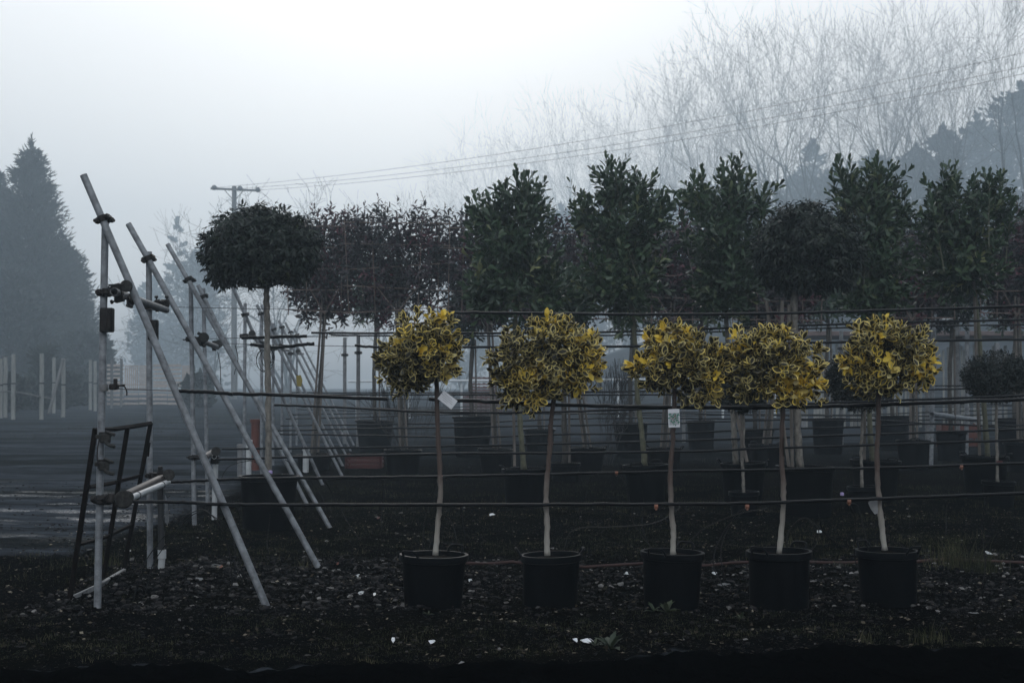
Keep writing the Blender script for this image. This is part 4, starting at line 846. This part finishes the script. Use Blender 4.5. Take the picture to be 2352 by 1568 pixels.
# ------------------------------------------------------------ crates, bricks, small bits
def crate(x, Yd, wd, h, lb, m='red', z0=0):
    c = gnd(x, Yd); c[2] += z0; root = thing('crate', c, lb, 'crate'); mb = MB(); t = .03
    for s in (-1, 1):
        for k in range(3): box(mb, c+[0, s*.2, h*(.18+.32*k)], (wd, t, h*.22), 0, bev=.004); box(mb, c+[s*wd/2, 0, h*(.18+.32*k)], (t, .4, h*.22), 0, bev=.004)
    mb.build('side_slats', M[m], root); mb = MB(); box(mb, c+[0, 0, .02], (wd*.96, .38, .02)); mb.build('base', M[m], root)
    mb = MB()
    for s in (-1, 1):
        for u in (-1, 1): box(mb, c+[s*wd*.49, u*.19, h/2], (.05, .05, h*1.02), bev=.004)
    mb.build('corner_post', M[m], root)
crate(838, 25.5, .62, .26, 'faded red slatted crate on the ground behind the first holly')
crate(2200, 34, .9, .55, 'brick-red box behind the metal frame at the right', 'brick')
for k, (x, y, Yd, z) in enumerate([(1110, 850, 70, 0), (1128, 850, 71.5, 0), (1112, 850, 70.1, .95), (1085, 0, 72, 0)]):
    c = gnd(x, Yd); root = thing('pallet_stack', c+[0, 0, z], ['red-brown pallet stack, lower left behind the second holly', 'red-brown pallet stack, lower right behind the second holly', 'red-brown pallet stack on top of the lower left one', 'small red-brown pallet stack left of the others in the far mist'][k], 'pallet stack'); mb = MB()
    for q_ in range(6):
        zz = z+.15*q_+.06; 
        for s in np.linspace(-.5, .5, 5): box(mb, c+[s, 0, zz+.05], (.12, 1., .03))
        for s in (-.45, 0, .45): box(mb, c+[0, s, zz], (1.15, .09, .07))
    mb.build('pallets', M['brick'], root)

# ------------------------------------------------------------ far side: posts, rails, pallets, shed
P_ = [(2, 823, 62), (13, 819, 63), (31, 813, 60), (96, 812, 60), (124, 821, 72), (146, 823, 64), (208, 826, 80), (219, 829, 78), (257, 825, 88), (279, 823, 92)]
pl = ['pale wooden post cut by the left edge', 'pale post second from the left edge, thinner', 'pale post third from the left, wire at its top', 'tallest pale post standing alone at the left', 'pale post left of the leaning timber', 'pale post against which the timber leans', 'thin faint post left of its brighter twin by the first scaffold post', 'post with a white patch near its top, left of the first scaffold post', 'faint dark post in front of the pallets, left one', 'faint dark post in front of the pallets, right one']
for (x, yt, Yd), lb in zip(P_, pl):
    g = gnd(x, Yd); root = thing('fence_post', g, lb, 'fence post', 'weathered fence posts at the left'); mb = MB(); tp = at(x, yt, Yd)
    Q = np.linspace(tp, g-[0, 0, .1], 6)+rng.normal(size=(6, 3))*.006; tube(mb, Q, .095, 8); mb.build('post_body', M['post'] if Yd < 85 else M['polewood'], root)
    mb = MB(); tube(mb, [lerp(tp, g, .45)-[0, 0, .03], lerp(tp, g, .45)+[0, 0, .03]], .11, 8); mb.build('strap', M['iron'], root)
mb = MB(); tube(mb, [at(145, 826, 63.5), at(112, 950, 62)], .07, 7); tag(mb.build('leaning_timber', M['polewood']), 'dark timber leaning against a pale fence post at the left', 'timber')
mb = MB(); tube(mb, spline([at(-30, 903, 61), at(30, 899, 61), at(96, 912, 60), at(125, 915, 66)], 6), .035, 6); tag(mb.build('fence_rail', M['polewood']), 'low rail linking the pale posts at the left', 'rail')
mb = MB(); tube(mb, spline([at(-10, 818, 61), at(14, 819, 62), at(35, 817, 60)], 4), .02, 5); tag(mb.build('fence_wire', M['wire']), 'wire across the tops of the leftmost posts', 'wire')
k = 0
for x0, x1, sty in ((246, 284, 'h'), (286, 318, 'v'), (320, 350, 'v'), (352, 384, 'h'), (386, 416, 'h'), (418, 444, 'v')):
    Yd = 100; a = at(x0, 838, Yd); b = at(x1, 838, Yd); g0 = gnd((x0+x1)/2, Yd)
    root = thing('pallet', g0, ['leftmost', 'second', 'third', 'fourth', 'fifth', 'rightmost'][k]+' pale pallet in the far fence behind the first scaffold frame', 'pallet', 'pallets stood up as a far fence'); k += 1
    top = a[2]; mb = MB(); cx = (a[0]+b[0])/2; W = b[0]-a[0]
    for zz in (g0[2]+.05, (g0[2]+top)/2+.02, top-.08): box(mb, (cx, Yd+.1, zz), (W, .1, .1))
    mb.build('rails', M['pallet'], root); mb = MB()
    if sty == 'h':
        for zz in np.linspace(g0[2]+.1, top-.02, 10): box(mb, (cx, Yd, zz), (W, .03, .15))
    else:
        for xx in np.linspace(a[0]+.06, b[0]-.06, 7): box(mb, (xx, Yd, (g0[2]+top)/2+.4), (.09, .03, (top-g0[2])*.6))
        for zz in np.linspace(g0[2]+.1, g0[2]+1.1, 4): box(mb, (cx, Yd, zz), (W, .03, .14))
    mb.build('slats', M['pallet'], root)
# pale barrier rail far behind the rows
root = thing('barrier_rail', gnd(1200, 62), 'long pale rail on short posts crossing the far mist behind the hollies', 'rail')
pipe(root, at(800, 876, 62), at(1800, 869, 62), .05, 'rail', 'rail'); 
for x in range(820, 1800, 120): pipe(root, at(x, 875, 62.1), gnd(x, 62.1)-[0, 0, .05], .05, 'rail', 'rail_post')
# open shed / stacked stakes at right
c = gnd(2120, 48); root = thing('open_shed', c, 'low open-sided shed with a pinkish roof and pale slats, far right behind the trees', 'shed')
mb = MB(); a = at(1840, 776, 48); b = at(2420, 768, 50); 
box(mb, ((a[0]+b[0])/2, 50, (a[2]+b[2])/2+.05), (b[0]-a[0], 4.4, .16), bev=.02); mb.build('roof', M['roof'], root)
mb = MB()
for x in np.linspace(1842, 2400, 64): 
    if rng.random() < .8: p = at(x+rng.normal()*3, 790+rng.random()*15, 48.3); g = gnd(x, 48.3); box(mb, (p[0], 48.3+rng.random()*.4, (p[2]+g[2])/2), (.05+.06*rng.random(), .04, p[2]-g[2]))
mb.build('slat_wall', M['post'], root)
for x in (1845, 1990, 2140, 2290, 2400):
    p = at(x, 780, 47.9); g = gnd(x, 47.9); mb = MB(); box(mb, (p[0], 47.9, (p[2]+g[2])/2-.05), (.14, .14, p[2]-g[2]-.1)); mb.build('shed_post', M['galv_d'], root)

# ------------------------------------------------------------ utility pole and cables
PY = 135
g = gnd(538, PY); root = thing('utility_pole', g, 'grey timber utility pole with a crossarm rising behind the round tree', 'utility pole')
mb = MB(); tp = at(538, 428, PY); tube(mb, np.linspace(tp, g-[0, 0, .2], 8), np.linspace(.22, .3, 8), 10); mb.build('shaft', M['polewood'], root)
mb = MB(); a = at(484, 433, PY-.2); b = at(598, 438, PY-.2); d = norm(b-a); box(mb, (a+b)/2, (np.linalg.norm(b-a), .2, .2), axes=np.array([d, [0, 1, 0], np.cross(d, [0, 1, 0])]), bev=.01)
arm = mb.build('crossarm', M['polewood'], root)
for x, y in ((492, 431), (551, 433), (592, 436)):
    c = at(x, y, PY-.45); mb = MB(); tube(mb, [c+[-.18, -.05, 0], c+[-.1, 0, 0], c+[.1, 0, 0], c+[.18, .05, 0]], [.15, .25, .25, .15], 12); mb.build('insulator', M['insul'], arm)
for s in (-1, 1):
    mb = MB(); tube(mb, [at(538+s*22, 437, PY-.2), at(538, 462, PY-.1)], .045, 6); mb.build('brace', M['insul'], root)
for (x0, y0, x1, y1, lb) in ((492, 431, 2420, 106, 'uppermost of the three overhead cables'), (551, 433, 2420, 138, 'middle one of the three overhead cables'), (592, 437, 2420, 155, 'lowest of the three overhead cables')):
    a = at(x0, y0, PY-.45); b = at(x1, y1, 95); t = np.linspace(0, 1, 30)[:, None]; Q = a+(b-a)*t; Q[:, 2] -= 5*(t*(1-t))[:, 0]
    mb = MB(); tube(mb, Q, .017, 5); tag(mb.build('overhead_cable', M['insul'], sharp=0), lb+' slanting up to the right', 'cable', 'overhead cables')

# ------------------------------------------------------------ bare trees
def bare_tree(label, x, Yd, ytop, spread=.42, levels=6, stems=3, seed=0, thick=1., twist=.15, name='bare_tree', group='bare trees on the bank', rs=1.):
    rg = np.random.default_rng(seed); g = gnd(x, Yd); H = at(x, ytop, Yd)[2]-g[2]
    S = []; TS = []
    def go(p, d, L, r, lv):
        n = 3 if lv > 1 else 2
        for s in range(n):
            d = d+rg.normal(size=3)*twist*.5+np.array([0, 0, .085]); d /= np.linalg.norm(d); q = p+d*L/n; r2 = r*(.84 if lv else .6)
            (TS if lv >= levels-1 else S).append((p, q, r, r2)); p = q; r = r2
            if 0 < lv < levels and s < n-1 and rg.random() < .8:
                dd = d+rg.normal(size=3)*spread*1.25; dd /= np.linalg.norm(dd); go(p, dd, L*.62, r*.42, lv-2 if lv > 1 else 0)
        if lv > 0:
            for _ in range(2 if rg.random() < .8 else 3):
                dd = d+rg.normal(size=3)*spread; dd /= np.linalg.norm(dd); go(p, dd, L*(.72+.15*rg.random()), r*.68, lv-1)
    for s in range(stems):
        d = np.array([rg.normal()*.2, rg.normal()*.2, 1.]); d /= np.linalg.norm(d); go(g-[0, 0, .3], d, H*.27, H*.0085*thick/(1+.15*stems), levels)
    allp = np.array([q for _, q, _, _ in S+TS]); sc_ = H/(allp[:, 2].max()-g[2]); 
    root = thing(name, g, label, 'tree', group)
    for nm, L_ in (('trunk', TS), ('crown', S)):
        p0 = g+(np.array([a for a, _, _, _ in L_])-g)*sc_; p1 = g+(np.array([b for _, b, _, _ in L_])-g)*sc_; r0 = np.array([c for *_, c, _ in L_]); r1 = np.array([c for *_, c in L_])
        mb = MB(); segs(mb, p0, p1, np.maximum(r0, .016*rs), np.maximum(r1, .012*rs), 5 if nm == 'trunk' else 3); mb.build(nm, M['farbark'], root, sharp=0)
T_ = [(1225, 210, 235, 'faint bare tree at the left end of the bank'), (1290, 195, 205, 'faint slender bare tree, second on the bank from the left'), (1375, 190, 195, 'faint bare tree above the second laurel'), (1450, 185, 165, 'bare tree behind and right of the second laurel'), (1530, 175, 155, 'bare tree above the gap between the second and third laurels'),
      (1620, 170, 180, 'bare tree directly above the third laurel'), (1700, 150, 95, 'tall bare tree leaning left, right of the third laurel'), (1790, 135, 5, 'tall many-stemmed bare tree above the second round tree'), (1875, 135, 0, 'tall bare tree right of the many-stemmed one'), (1960, 140, 0, 'bare tree above the fourth laurel'),
      (2050, 135, -20, 'tall bare tree between the fourth and fifth laurels'), (2130, 140, 0, 'bare tree above the left side of the fifth laurel'), (2210, 125, -30, 'tall bare tree with two straight trunks, above the fifth laurel'), (2330, 105, -60, 'darkest bare tree, cut by the right edge')]
for k, (x, Yd, yt, lb) in enumerate(T_):
    bare_tree(lb, x, Yd*(2.0 if k < 6 else 1.75), yt, .42, 6, 3 if k not in (7, 8, 12) else (5 if k == 7 else 4), 40+k, 2.2)
bare_tree('faint round-headed bare tree behind the utility pole', 660, 210, 385, .75, 6, 5, 7, 1.8, group='faint far trees', twist=.35, name='bare_tree', rs=2.)
bare_tree('faint small bare tree right of the round-headed one', 930, 190, 425, .45, 5, 2, 8, group='faint far trees')
bare_tree('faint bare tree just left of the utility pole', 480, 190, 470, .55, 5, 3, 9, group='faint far trees')
bare_tree('faint bare tree rising left of the leftmost laurel', 1060, 200, 420, .45, 6, 3, 10, group='faint far trees')

# ------------------------------------------------------------ conifers and leafy masses
def conifer(label, x, Yd, ytop, wpx, n=9000, seed=0, m='conifer', lf=.42, name='conifer', base=0., sq=.75, group='conifers at the left'):
    rg = np.random.default_rng(seed); g = gnd(x, Yd); H = at(x, ytop, Yd)[2]-g[2]; W = px(wpx, Yd)
    root = thing(name, g, label, 'tree', group); mb = MB(); tube(mb, np.linspace(g, g+[0, 0, H*.97], 6), np.linspace(.25, .03, 6), 7); mb.build('trunk', M['farbark'], root)
    ns = 34 if sq > .5 else 18; nb = n//ns; t = base+(1-base)*((1-rg.random(nb)**.72) if sq > .5 else rg.random(nb)**.8); t = np.clip(t, 0, .99); az = rg.random(nb)*6.283
    rad = W*((1-t)**sq)*(.55+.6*rg.random(nb)**.8)+.25 if sq > .5 else W*np.sqrt(np.clip(1-(1.55*t-.55)**2, .02, 1))*(.45+.7*rg.random(nb)); u = np.stack([np.cos(az), np.sin(az), np.zeros(nb)], 1)
    P = []; D = []; rise = .15+.5*rg.random(nb)
    for k in range(ns):
        s = ((k+.5)/ns)**.7*(.95+.1*rg.random(nb)); p = g+u*(rad*s)[:, None]; p[:, 2] = g[2]+t*H*.97+rad*(rise*s*s-.12*s)
        wd = (.10+.16*(1-s))*rad+.12; p += rg.normal(size=p.shape)*wd[:, None]*[1, 1, .45]*.8; P.append(p); D.append(u*.9+[0, 0, .5]+rg.normal(size=p.shape)*.4)
    P = np.concatenate(P); D = np.concatenate(D); k = 60; tp = g+[0, 0, H]+rg.normal(size=(k, 3))*[.15, .15, .35]-[0, 0, .5]; P = np.concatenate([P, tp]); D = np.concatenate([D, rg.normal(size=(k, 3))*.4+[0, 0, 1]])
    mb = MB(); put_leaves(mb, 'dia' if sq < .6 else 'spray', P, D, rg.normal(size=P.shape), lf*(.6+.8*rg.random(len(P))), np.clip(rg.random(len(P))*.6, 0, 1)); mb.build('crown', M[m], root, sharp=0, smooth=False)
conifer('tall feathery conifer, the biggest at the left', 66, 135, 328, 150, 46000, 1, lf=.62)
conifer('tall conifer cut by the left edge', -18, 142, 372, 110, 26000, 2, lf=.62)
conifer('conifer forming the right shoulder of the left group', 150, 140, 560, 95, 24000, 3, lf=.6, sq=.62)
conifer('broad low conifer at the foot of the left group', 20, 120, 620, 120, 18000, 4, lf=.6, sq=.55)
conifer('small brownish conifer behind the tall pale post', 104, 85, 800, 40, 4000, 5, lf=.45, sq=.8)
conifer('low dark bush left of the first scaffold post', 195, 118, 770, 60, 6000, 6, lf=.7, sq=.4)
for x_, d_, y_, w_, l_ in ((15, 74, 868, 42, 'dark bramble heap behind the leftmost pale posts'), (75, 82, 880, 36, 'low dark scrub behind the tallest pale post'), (135, 86, 862, 46, 'dark undergrowth behind the leaning timber'), (195, 98, 870, 36, 'low dark scrub just left of the first scaffold post'), (455, 88, 868, 30, 'small frosty bush in front of the right end of the pallets')):
    conifer(l_, x_, d_, y_, w_, 2600, int(x_), 'conifer', .4, 'undergrowth_bush', sq=.4, group='undergrowth along the far fence')
conifer('faint pointed conifer far behind the second scaffold post', 405, 330, 505, 42, 2800, 7, lf=.9, sq=.55, group='faint far trees')
conifer('faint rounded tree left of the second brace top', 350, 340, 640, 60, 4000, 8, lf=1.2, sq=.4, group='faint far trees')
conifer('faint broad tree behind the second scaffold frame', 460, 330, 570, 70, 7000, 9, lf=1., sq=.45, group='faint far trees')
conifer('dark misty evergreen cut by the right edge', 2350, 320, 200, 130, 9000, 11, 'farbush', 1.3, sq=.42, group='dark trees on the bank')
conifer('dark misty evergreen left of the one at the right edge', 2250, 330, 270, 80, 5000, 12, 'farbush', 1.3, sq=.4, group='dark trees on the bank')
conifer('ivy-clad dark tree above the second round tree', 1870, 360, 330, 60, 1800, 13, 'farbush', 1.3, sq=.4, group='dark trees on the bank')
bush = [(1080, 160, 640, 80), (1180, 165, 600, 90), (1290, 160, 560, 95), (1400, 160, 545, 90), (1510, 155, 535, 90), (1610, 150, 520, 85), (1710, 145, 500, 85), (1830, 140, 490, 85), (1920, 135, 470, 80), (2010, 130, 440, 80), (2110, 128, 425, 80), (2170, 122, 380, 60)]
bl = ['far left end of the bank scrub, low and pale', 'pale scrub behind the leftmost laurel', 'scrub in the gap right of the leftmost laurel', 'scrub behind the second laurel', 'scrub in the gap right of the second laurel', 'scrub behind the third laurel', 'scrub in the gap right of the third laurel', 'scrub behind the second round tree', 'scrub left of the fourth laurel top', 'scrub behind the fourth laurel', 'reddish scrub between the fourth and fifth laurels', 'dense scrub behind the fifth laurel']
for k, ((x, Yd, yt, wp), lb) in enumerate(zip(bush, bl)):
    conifer('misty '+lb, x, min(Yd*2.2, 370), yt-85, wp, 5500, 60+k, 'farbush', 1.1, 'scrub_bush', sq=.33, group='scrub bushes on the bank')
for k, (x, Yd, yt, wp, lb) in enumerate([(1390, 26.5, 822, 45, 'upright twiggy shrub in the mist right of the second holly'), (940, 27, 850, 30, 'wispy twiggy shrub under the first holly crown in the mist')]):
    bare_tree(lb, x, Yd, yt, .22, 4, 7, 90+k, .5, .12, 'twiggy_shrub', 'twiggy shrubs in the mist', .25)

# ------------------------------------------------------------ gravel, grass, weeds, litter
def ico():
    t = (1+5**.5)/2; V = norm(np.array([[-1, t, 0], [1, t, 0], [-1, -t, 0], [1, -t, 0], [0, -1, t], [0, 1, t], [0, -1, -t], [0, 1, -t], [t, 0, -1], [t, 0, 1], [-t, 0, -1], [-t, 0, 1]]))
    Fs = np.array([[0, 11, 5], [0, 5, 1], [0, 1, 7], [0, 7, 10], [0, 10, 11], [1, 5, 9], [5, 11, 4], [11, 10, 2], [10, 7, 6], [7, 1, 8], [3, 9, 4], [3, 4, 2], [3, 2, 6], [3, 6, 8], [3, 8, 9], [4, 9, 5], [2, 4, 11], [6, 2, 10], [8, 6, 7], [9, 8, 1]])
    return V, Fs
IV, IF = ico()
def stones(mb, x, y, s, tone):
    k = len(x); V = IV[None]*(1+.28*rng.normal(size=(k, 12, 1)))*(s[:, None]*np.stack([.7+.7*rng.random(k), .7+.6*rng.random(k), .4+.35*rng.random(k)], 1))[:, None]
    a = rng.random(k)*6.28; ca, sa = np.cos(a)[:, None], np.sin(a)[:, None]; V = np.stack([V[..., 0]*ca-V[..., 1]*sa, V[..., 0]*sa+V[..., 1]*ca, V[..., 2]], -1)
    V += np.stack([x, y, gh(x, y)+s*.18], 1)[:, None]; mb.add(V.reshape(-1, 3), (IF[None]+(np.arange(k)*12)[:, None, None]).reshape(-1, 3), 0, np.repeat(tone, 12))
mb = MB()
def st(n, x0, x1, y0, y1, smin, smax, tmax, pw=2.5):
    x = x0+(x1-x0)*rng.random(n); y = y0+(y1-y0)*rng.random(n); s = smin+(smax-smin)*rng.random(n)**3; stones(mb, x, y, s, np.clip(rng.random(n)**pw*tmax, 0, 1))
st(9000, -3.3, 4.6, 9.3, 12.3, .006, .026, .9, 4); st(700, -2.8, -.4, 9.4, 12.2, .010, .034, .9, 4); st(3500, -4.6, 4.6, 7.9, 9.3, .004, .016, .8, 5); st(3000, -5, 6.5, 12.3, 18, .006, .02, .9, 4)
st(1500, -9, -3.5, 12, 22, .006, .02, .7, 4); st(45, -2.8, 4.4, 9.5, 12, .012, .024, 1., 1.2); st(9000, -3.3, 4.6, 9.2, 12.2, .003, .009, .9, 2)
tag(mb.build('gravel', M['stone'], loc=(0, 9, 0), smooth=False), 'dark gravel and broken stones strewn over the soil', kind='stuff')
def blades(mb, x, y, h, w_, tone, lean=.5):
    k = len(x); a = rng.random(k)*6.28; b = np.stack([x, y, gh(x, y)-.005], 1); u = np.stack([np.cos(a), np.sin(a), np.zeros(k)], 1); a2 = rng.random(k)*6.28
    ln = np.stack([np.cos(a2), np.sin(a2), np.zeros(k)], 1)*(lean*h*rng.random(k))[:, None]; hv = np.stack([np.zeros(k)]*2+[h], 1)
    V = np.stack([b-u*w_[:, None], b+u*w_[:, None], b+ln*.35+hv*.6+u*w_[:, None]*.6, b+ln*.35+hv*.6-u*w_[:, None]*.6, b+ln+hv], 1).reshape(-1, 3)
    q = np.arange(k)*5; mb.addm(V, [(np.stack([q, q+1, q+2, q+3], 1), 0), (np.stack([q+3, q+2, q+4], 1), 0)], np.repeat(tone, 5))
mb = MB()
def tufts(n, x0, x1, y0, y1, nb, rad, h, thr=.0, t0=.2, t1=.6):
    x = x0+(x1-x0)*rng.random(n); y = y0+(y1-y0)*rng.random(n); keep = fbm(x*1.3+5, y*2.5) > thr; x, y = x[keep], y[keep]; n = len(x)
    if not n: return
    X_ = np.repeat(x, nb)+rng.normal(size=n*nb)*rad; Y_ = np.repeat(y, nb)+rng.normal(size=n*nb)*rad; hh = np.repeat(h*(.25+.75*rng.random(n)**2), nb)*(.4+.6*rng.random(n*nb))
    blades(mb, X_, Y_, hh, np.full(n*nb, .0016), np.clip(np.repeat(t0+(t1-t0)*rng.random(n), nb)+rng.normal(size=n*nb)*.1, 0, 1), .9)
tufts(3000, -3.6, 4.4, 7.85, 9.3, 14, .035, .035, -.1, .15, .7); tufts(260, -3.6, 4.4, 7.75, 9.0, 22, .03, .06, .1, .3, .8); tufts(1800, -4, 5.5, 12.2, 14.6, 16, .06, .06, -.15, .15, .75); tufts(2600, -3.5, 8, 14.6, 21, 14, .1, .09, -.15, .15, .75); tufts(1500, -4, 12, 21, 34, 12, .15, .12, -.1, .2, .7)
tufts(140, -4.2, -2, 10.5, 13, 20, .06, .08, -.2, .3, .7); tufts(300, -16, -9, 38, 56, 12, .3, .25, -.3, .3, .7); tufts(200, -3.5, 4.3, 9.4, 12.2, 10, .03, .04, -.3, .3, .8); tufts(50, 2.4, 4.5, 11.6, 13.6, 22, .05, .16, -.5, .4, .8)
tufts(300, -16, -6.5, 52, 66, 16, .3, .25, -.4, .3, .8)
tag(mb.build('grass', M['grass'], loc=(0, 9, 0), sharp=0), 'sparse short grass and moss tufts on the dark soil', kind='stuff')
mb = MB(); n_ = 9000; xx = -4.5+10.5*rng.random(n_); yy = 7.9+9*rng.random(n_)**1.3; k_ = fbm(xx*1.1+9, yy*2) > -.25; xx, yy = xx[k_], yy[k_]; n_ = len(xx)
D_ = np.stack([rng.normal(size=n_), rng.normal(size=n_), .25*rng.normal(size=n_)], 1); put_leaves(mb, 'dia', np.stack([xx, yy, gh(xx, yy)+.012], 1), D_, rng.normal(size=(n_, 3))*.35+[0, 0, 1], .012+.03*rng.random(n_), rng.random(n_)**2)
tag(mb.build('leaf_litter', M['litter'], loc=(0, 9, 0), sharp=0), 'dead leaves and crumbs of debris lying over the soil', kind='stuff')
# single taller tufts
for x, Yd, h, nb, rd, tn, lb in ((1748, 11.9, .16, 60, .02, .95, 'small straw-coloured tuft behind the fourth holly pot'), (2195, 11.5, .32, 200, .10, .6, 'bushy dry grass clump right of the rightmost pot'), (2245, 11.3, .2, 170, .07, .45, 'low brown clump beside the bushy dry grass'), (2135, 8.35, .14, 60, .06, .6, 'grass clump in the foreground near the right'),
                            (1985, 8.3, .11, 30, .03, .7, 'thin grass sprig in the foreground below the rightmost pot'), (700, 11.6, .12, 30, .04, .7, 'dry grass tuft by the second brace foot'), (250, 11.7, .14, 120, .08, .6, 'brown grass patch behind the rusty gate frame')):
    p = gnd(x, Yd); mb = MB(); blades(mb, p[0]+rng.normal(size=nb)*rd, Yd+rng.normal(size=nb)*rd*.6, h*(.4+.7*rng.random(nb)), np.full(nb, .0022), np.clip(tn+rng.normal(size=nb)*.12, 0, 1), .8)
    tag(mb.build('grass_tuft', M['grass'], sharp=0), lb, 'grass tuft', 'grass tufts')
def weed(x, y, s, n, lb):
    Yd = 4899/(y-880); p = gnd(x, Yd); mb = MB(); az = np.arange(n)*2.4+rng.random(); el = .25+.9*rng.random(n)
    D = np.stack([np.cos(az)*np.cos(el), np.sin(az)*np.cos(el), np.sin(el)], 1); put_leaves(mb, 'lance', np.repeat(p[None], n, 0), D, np.repeat([[0, 0, 1.]], n, 0)+D*.1, s*(.6+.5*rng.random(n)), .3+.6*rng.random(n)); tag(mb.build('weed', M['weed'], sharp=0), lb, 'weed', 'weeds')
weed(1530, 1408, .11, 9, 'leafy weed growing against the foot of the middle pot'); weed(1500, 1412, .08, 7, 'smaller weed left of the one at the middle pot'); weed(1402, 1482, .13, 9, 'pale-leaved weed in the foreground beside the white scrap'); weed(1365, 1478, .07, 6, 'tiny weed left of the pale-leaved one'); weed(985, 1412, .05, 6, 'tiny weed in front of the leftmost pot'); weed(1700, 1420, .06, 7, 'tiny weed in front of the fourth pot')
def scrap(x, y, wp, hp, lb, m='white', up=False, name='litter_scrap', dz=0):
    Yd = 4899/(y-880); p = gnd(x, Yd)+[0, 0, .01+dz]; W = px(wp, Yd)/2; W *= .75; Hh = px(hp, Yd)/2*(1 if up else 2.6); n = 9; th = np.sort(rng.random(n))*6.28; rr = .6+.5*rng.random(n)
    V = [p+[W*r*math.cos(t), 0 if up else Hh*r*math.sin(t), Hh*(1+r*math.sin(t)) if up else .006*rng.random()+.01*math.sin(t)] for r, t in zip(rr, th)]; V2 = [v+[.001, .004 if up else 0, 0 if up else -.004] for v in V]
    mb = MB(); mb.addm(V+V2, [(np.arange(n)[None], 0), (np.arange(2*n-1, n-1, -1)[None], 0), (np.array([[k, (k+1) % n, n+(k+1) % n, n+k] for k in range(n)]), 0)])
    tag(mb.build(name, M[m], sharp=30), lb, 'litter', 'scraps of litter')
for a in [(904, 1466, 14, 14, 'crumpled white scrap in the foreground, below the leftmost pot'), (1350, 1470, 50, 5, 'long flat white scrap in the foreground left of the pale weed'), (1320, 1472, 20, 4, 'small white scrap left of the long flat one'), (992, 1467, 22, 5, 'greyish flat stone-like scrap right of the crumpled one'),
          (858, 1378, 18, 16, 'white splash of litter left of the leftmost pot'), (830, 1368, 24, 3, 'thin white sliver left of the leftmost pot'), (1131, 1190, 24, 7, 'bright white scrap on the bare soil behind the first pots'), (1437, 1321, 16, 6, 'white chip between the second and third pots'), (1080, 1337, 16, 3, 'white sliver right of the leftmost pot'),
          (824, 1318, 18, 3, 'white sliver on the gravel under the second brace foot'), (1880, 1222, 22, 7, 'whitish lump of litter behind the fourth pot'), (2268, 1278, 20, 14, 'pale rounded lump at the right on the soil'), (1660, 1346, 40, 2, 'long pale straw lying between the third and fourth pots'), (2230, 1398, 60, 2, 'long pale straw lying right of the rightmost pot'),
          (1640, 1312, 18, 4, 'pale chip left of the fourth pot'), (500, 1295, 40, 2, 'thin pale stick near the nearest brace foot'), (460, 1340, 26, 6, 'grey flat shard right of the first post'), (1060, 1525, 26, 12, 'dull grey stone at the bottom below the leftmost pot'), (300, 1262, 14, 5, 'tiny pale scrap by the gate frame')]:
    scrap(*a[:4], a[4], 'white' if 'bright' in a[4] or 'crumpled' in a[4] or 'long flat' in a[4] else 'pvc' if 'grey' not in a[4] and 'dull' not in a[4] and 'straw' not in a[4] and 'stick' not in a[4] else 'galv_d')
scrap(908, 1553, 20, 6, 'red scrap at the very bottom of the ground', 'red'); scrap(777, 1300, 8, 6, 'small red-brown fragment on the gravel under the brace', 'brick'); scrap(510, 1312, 14, 4, 'small orange fragment between the brace feet', 'orange'); scrap(870, 1190, 12, 6, 'faded red fragment on soil left of the first holly stem', 'red')
for x, ry, Yd, lb in ((621, 1084, 14.45, 'lilac bottle cap on the rim of the round tree pot'), (1934, 1134, 15.8, 'lilac cap on the rim of the tub of the second round tree')):
    c = at(x, ry, Yd); mb = MB(); lathe(mb, c-[0, 0, .015], [(.001, 0), (.02, 0), (.022, .02), (.018, .032), (.001, .034)], 12); tag(mb.build('bottle_cap', M['lilac']), lb, 'bottle cap')
mb = MB(); c = at(687, 873, 15.2); V = [c+[-.03, 0, .05], c+[.02, -.02, .055], c+[.035, 0, 0], c+[.02, .01, -.07], c+[-.025, 0, -.06]]; V2 = [v+[0, .01, 0] for v in V]
mb.add(V+V2, [[0, 1, 2, 3, 4], [9, 8, 7, 6, 5]]); mb.add(V+V2, [[k, (k+1) % 5, 5+(k+1) % 5, 5+k] for k in range(5)]); tag(mb.build('cloth_rag', M['yellowtag'], sharp=30), 'yellowish rag tied to a brace right of the round tree trunk', 'rag')

# ------------------------------------------------------------ haze
mb = MB(); box(mb, (0, 200, 24.2), (520, 450, 60)); 
hz = bpy.data.materials.new('haze_air'); hz.use_nodes = True; n = hz.node_tree.nodes; n.remove(n['Principled BSDF'])
pv = n.new('ShaderNodeVolumePrincipled'); pv.inputs['Color'].default_value = (.72, .87, 1, 1); pv.inputs['Density'].default_value = HAZE_D; pv.inputs['Anisotropy'].default_value = HAZE_G
hz.node_tree.links.new(pv.outputs[0], n['Material Output'].inputs['Volume'])
tag(mb.build('haze', hz, smooth=False), 'pale blue mist filling the air', kind='stuff')
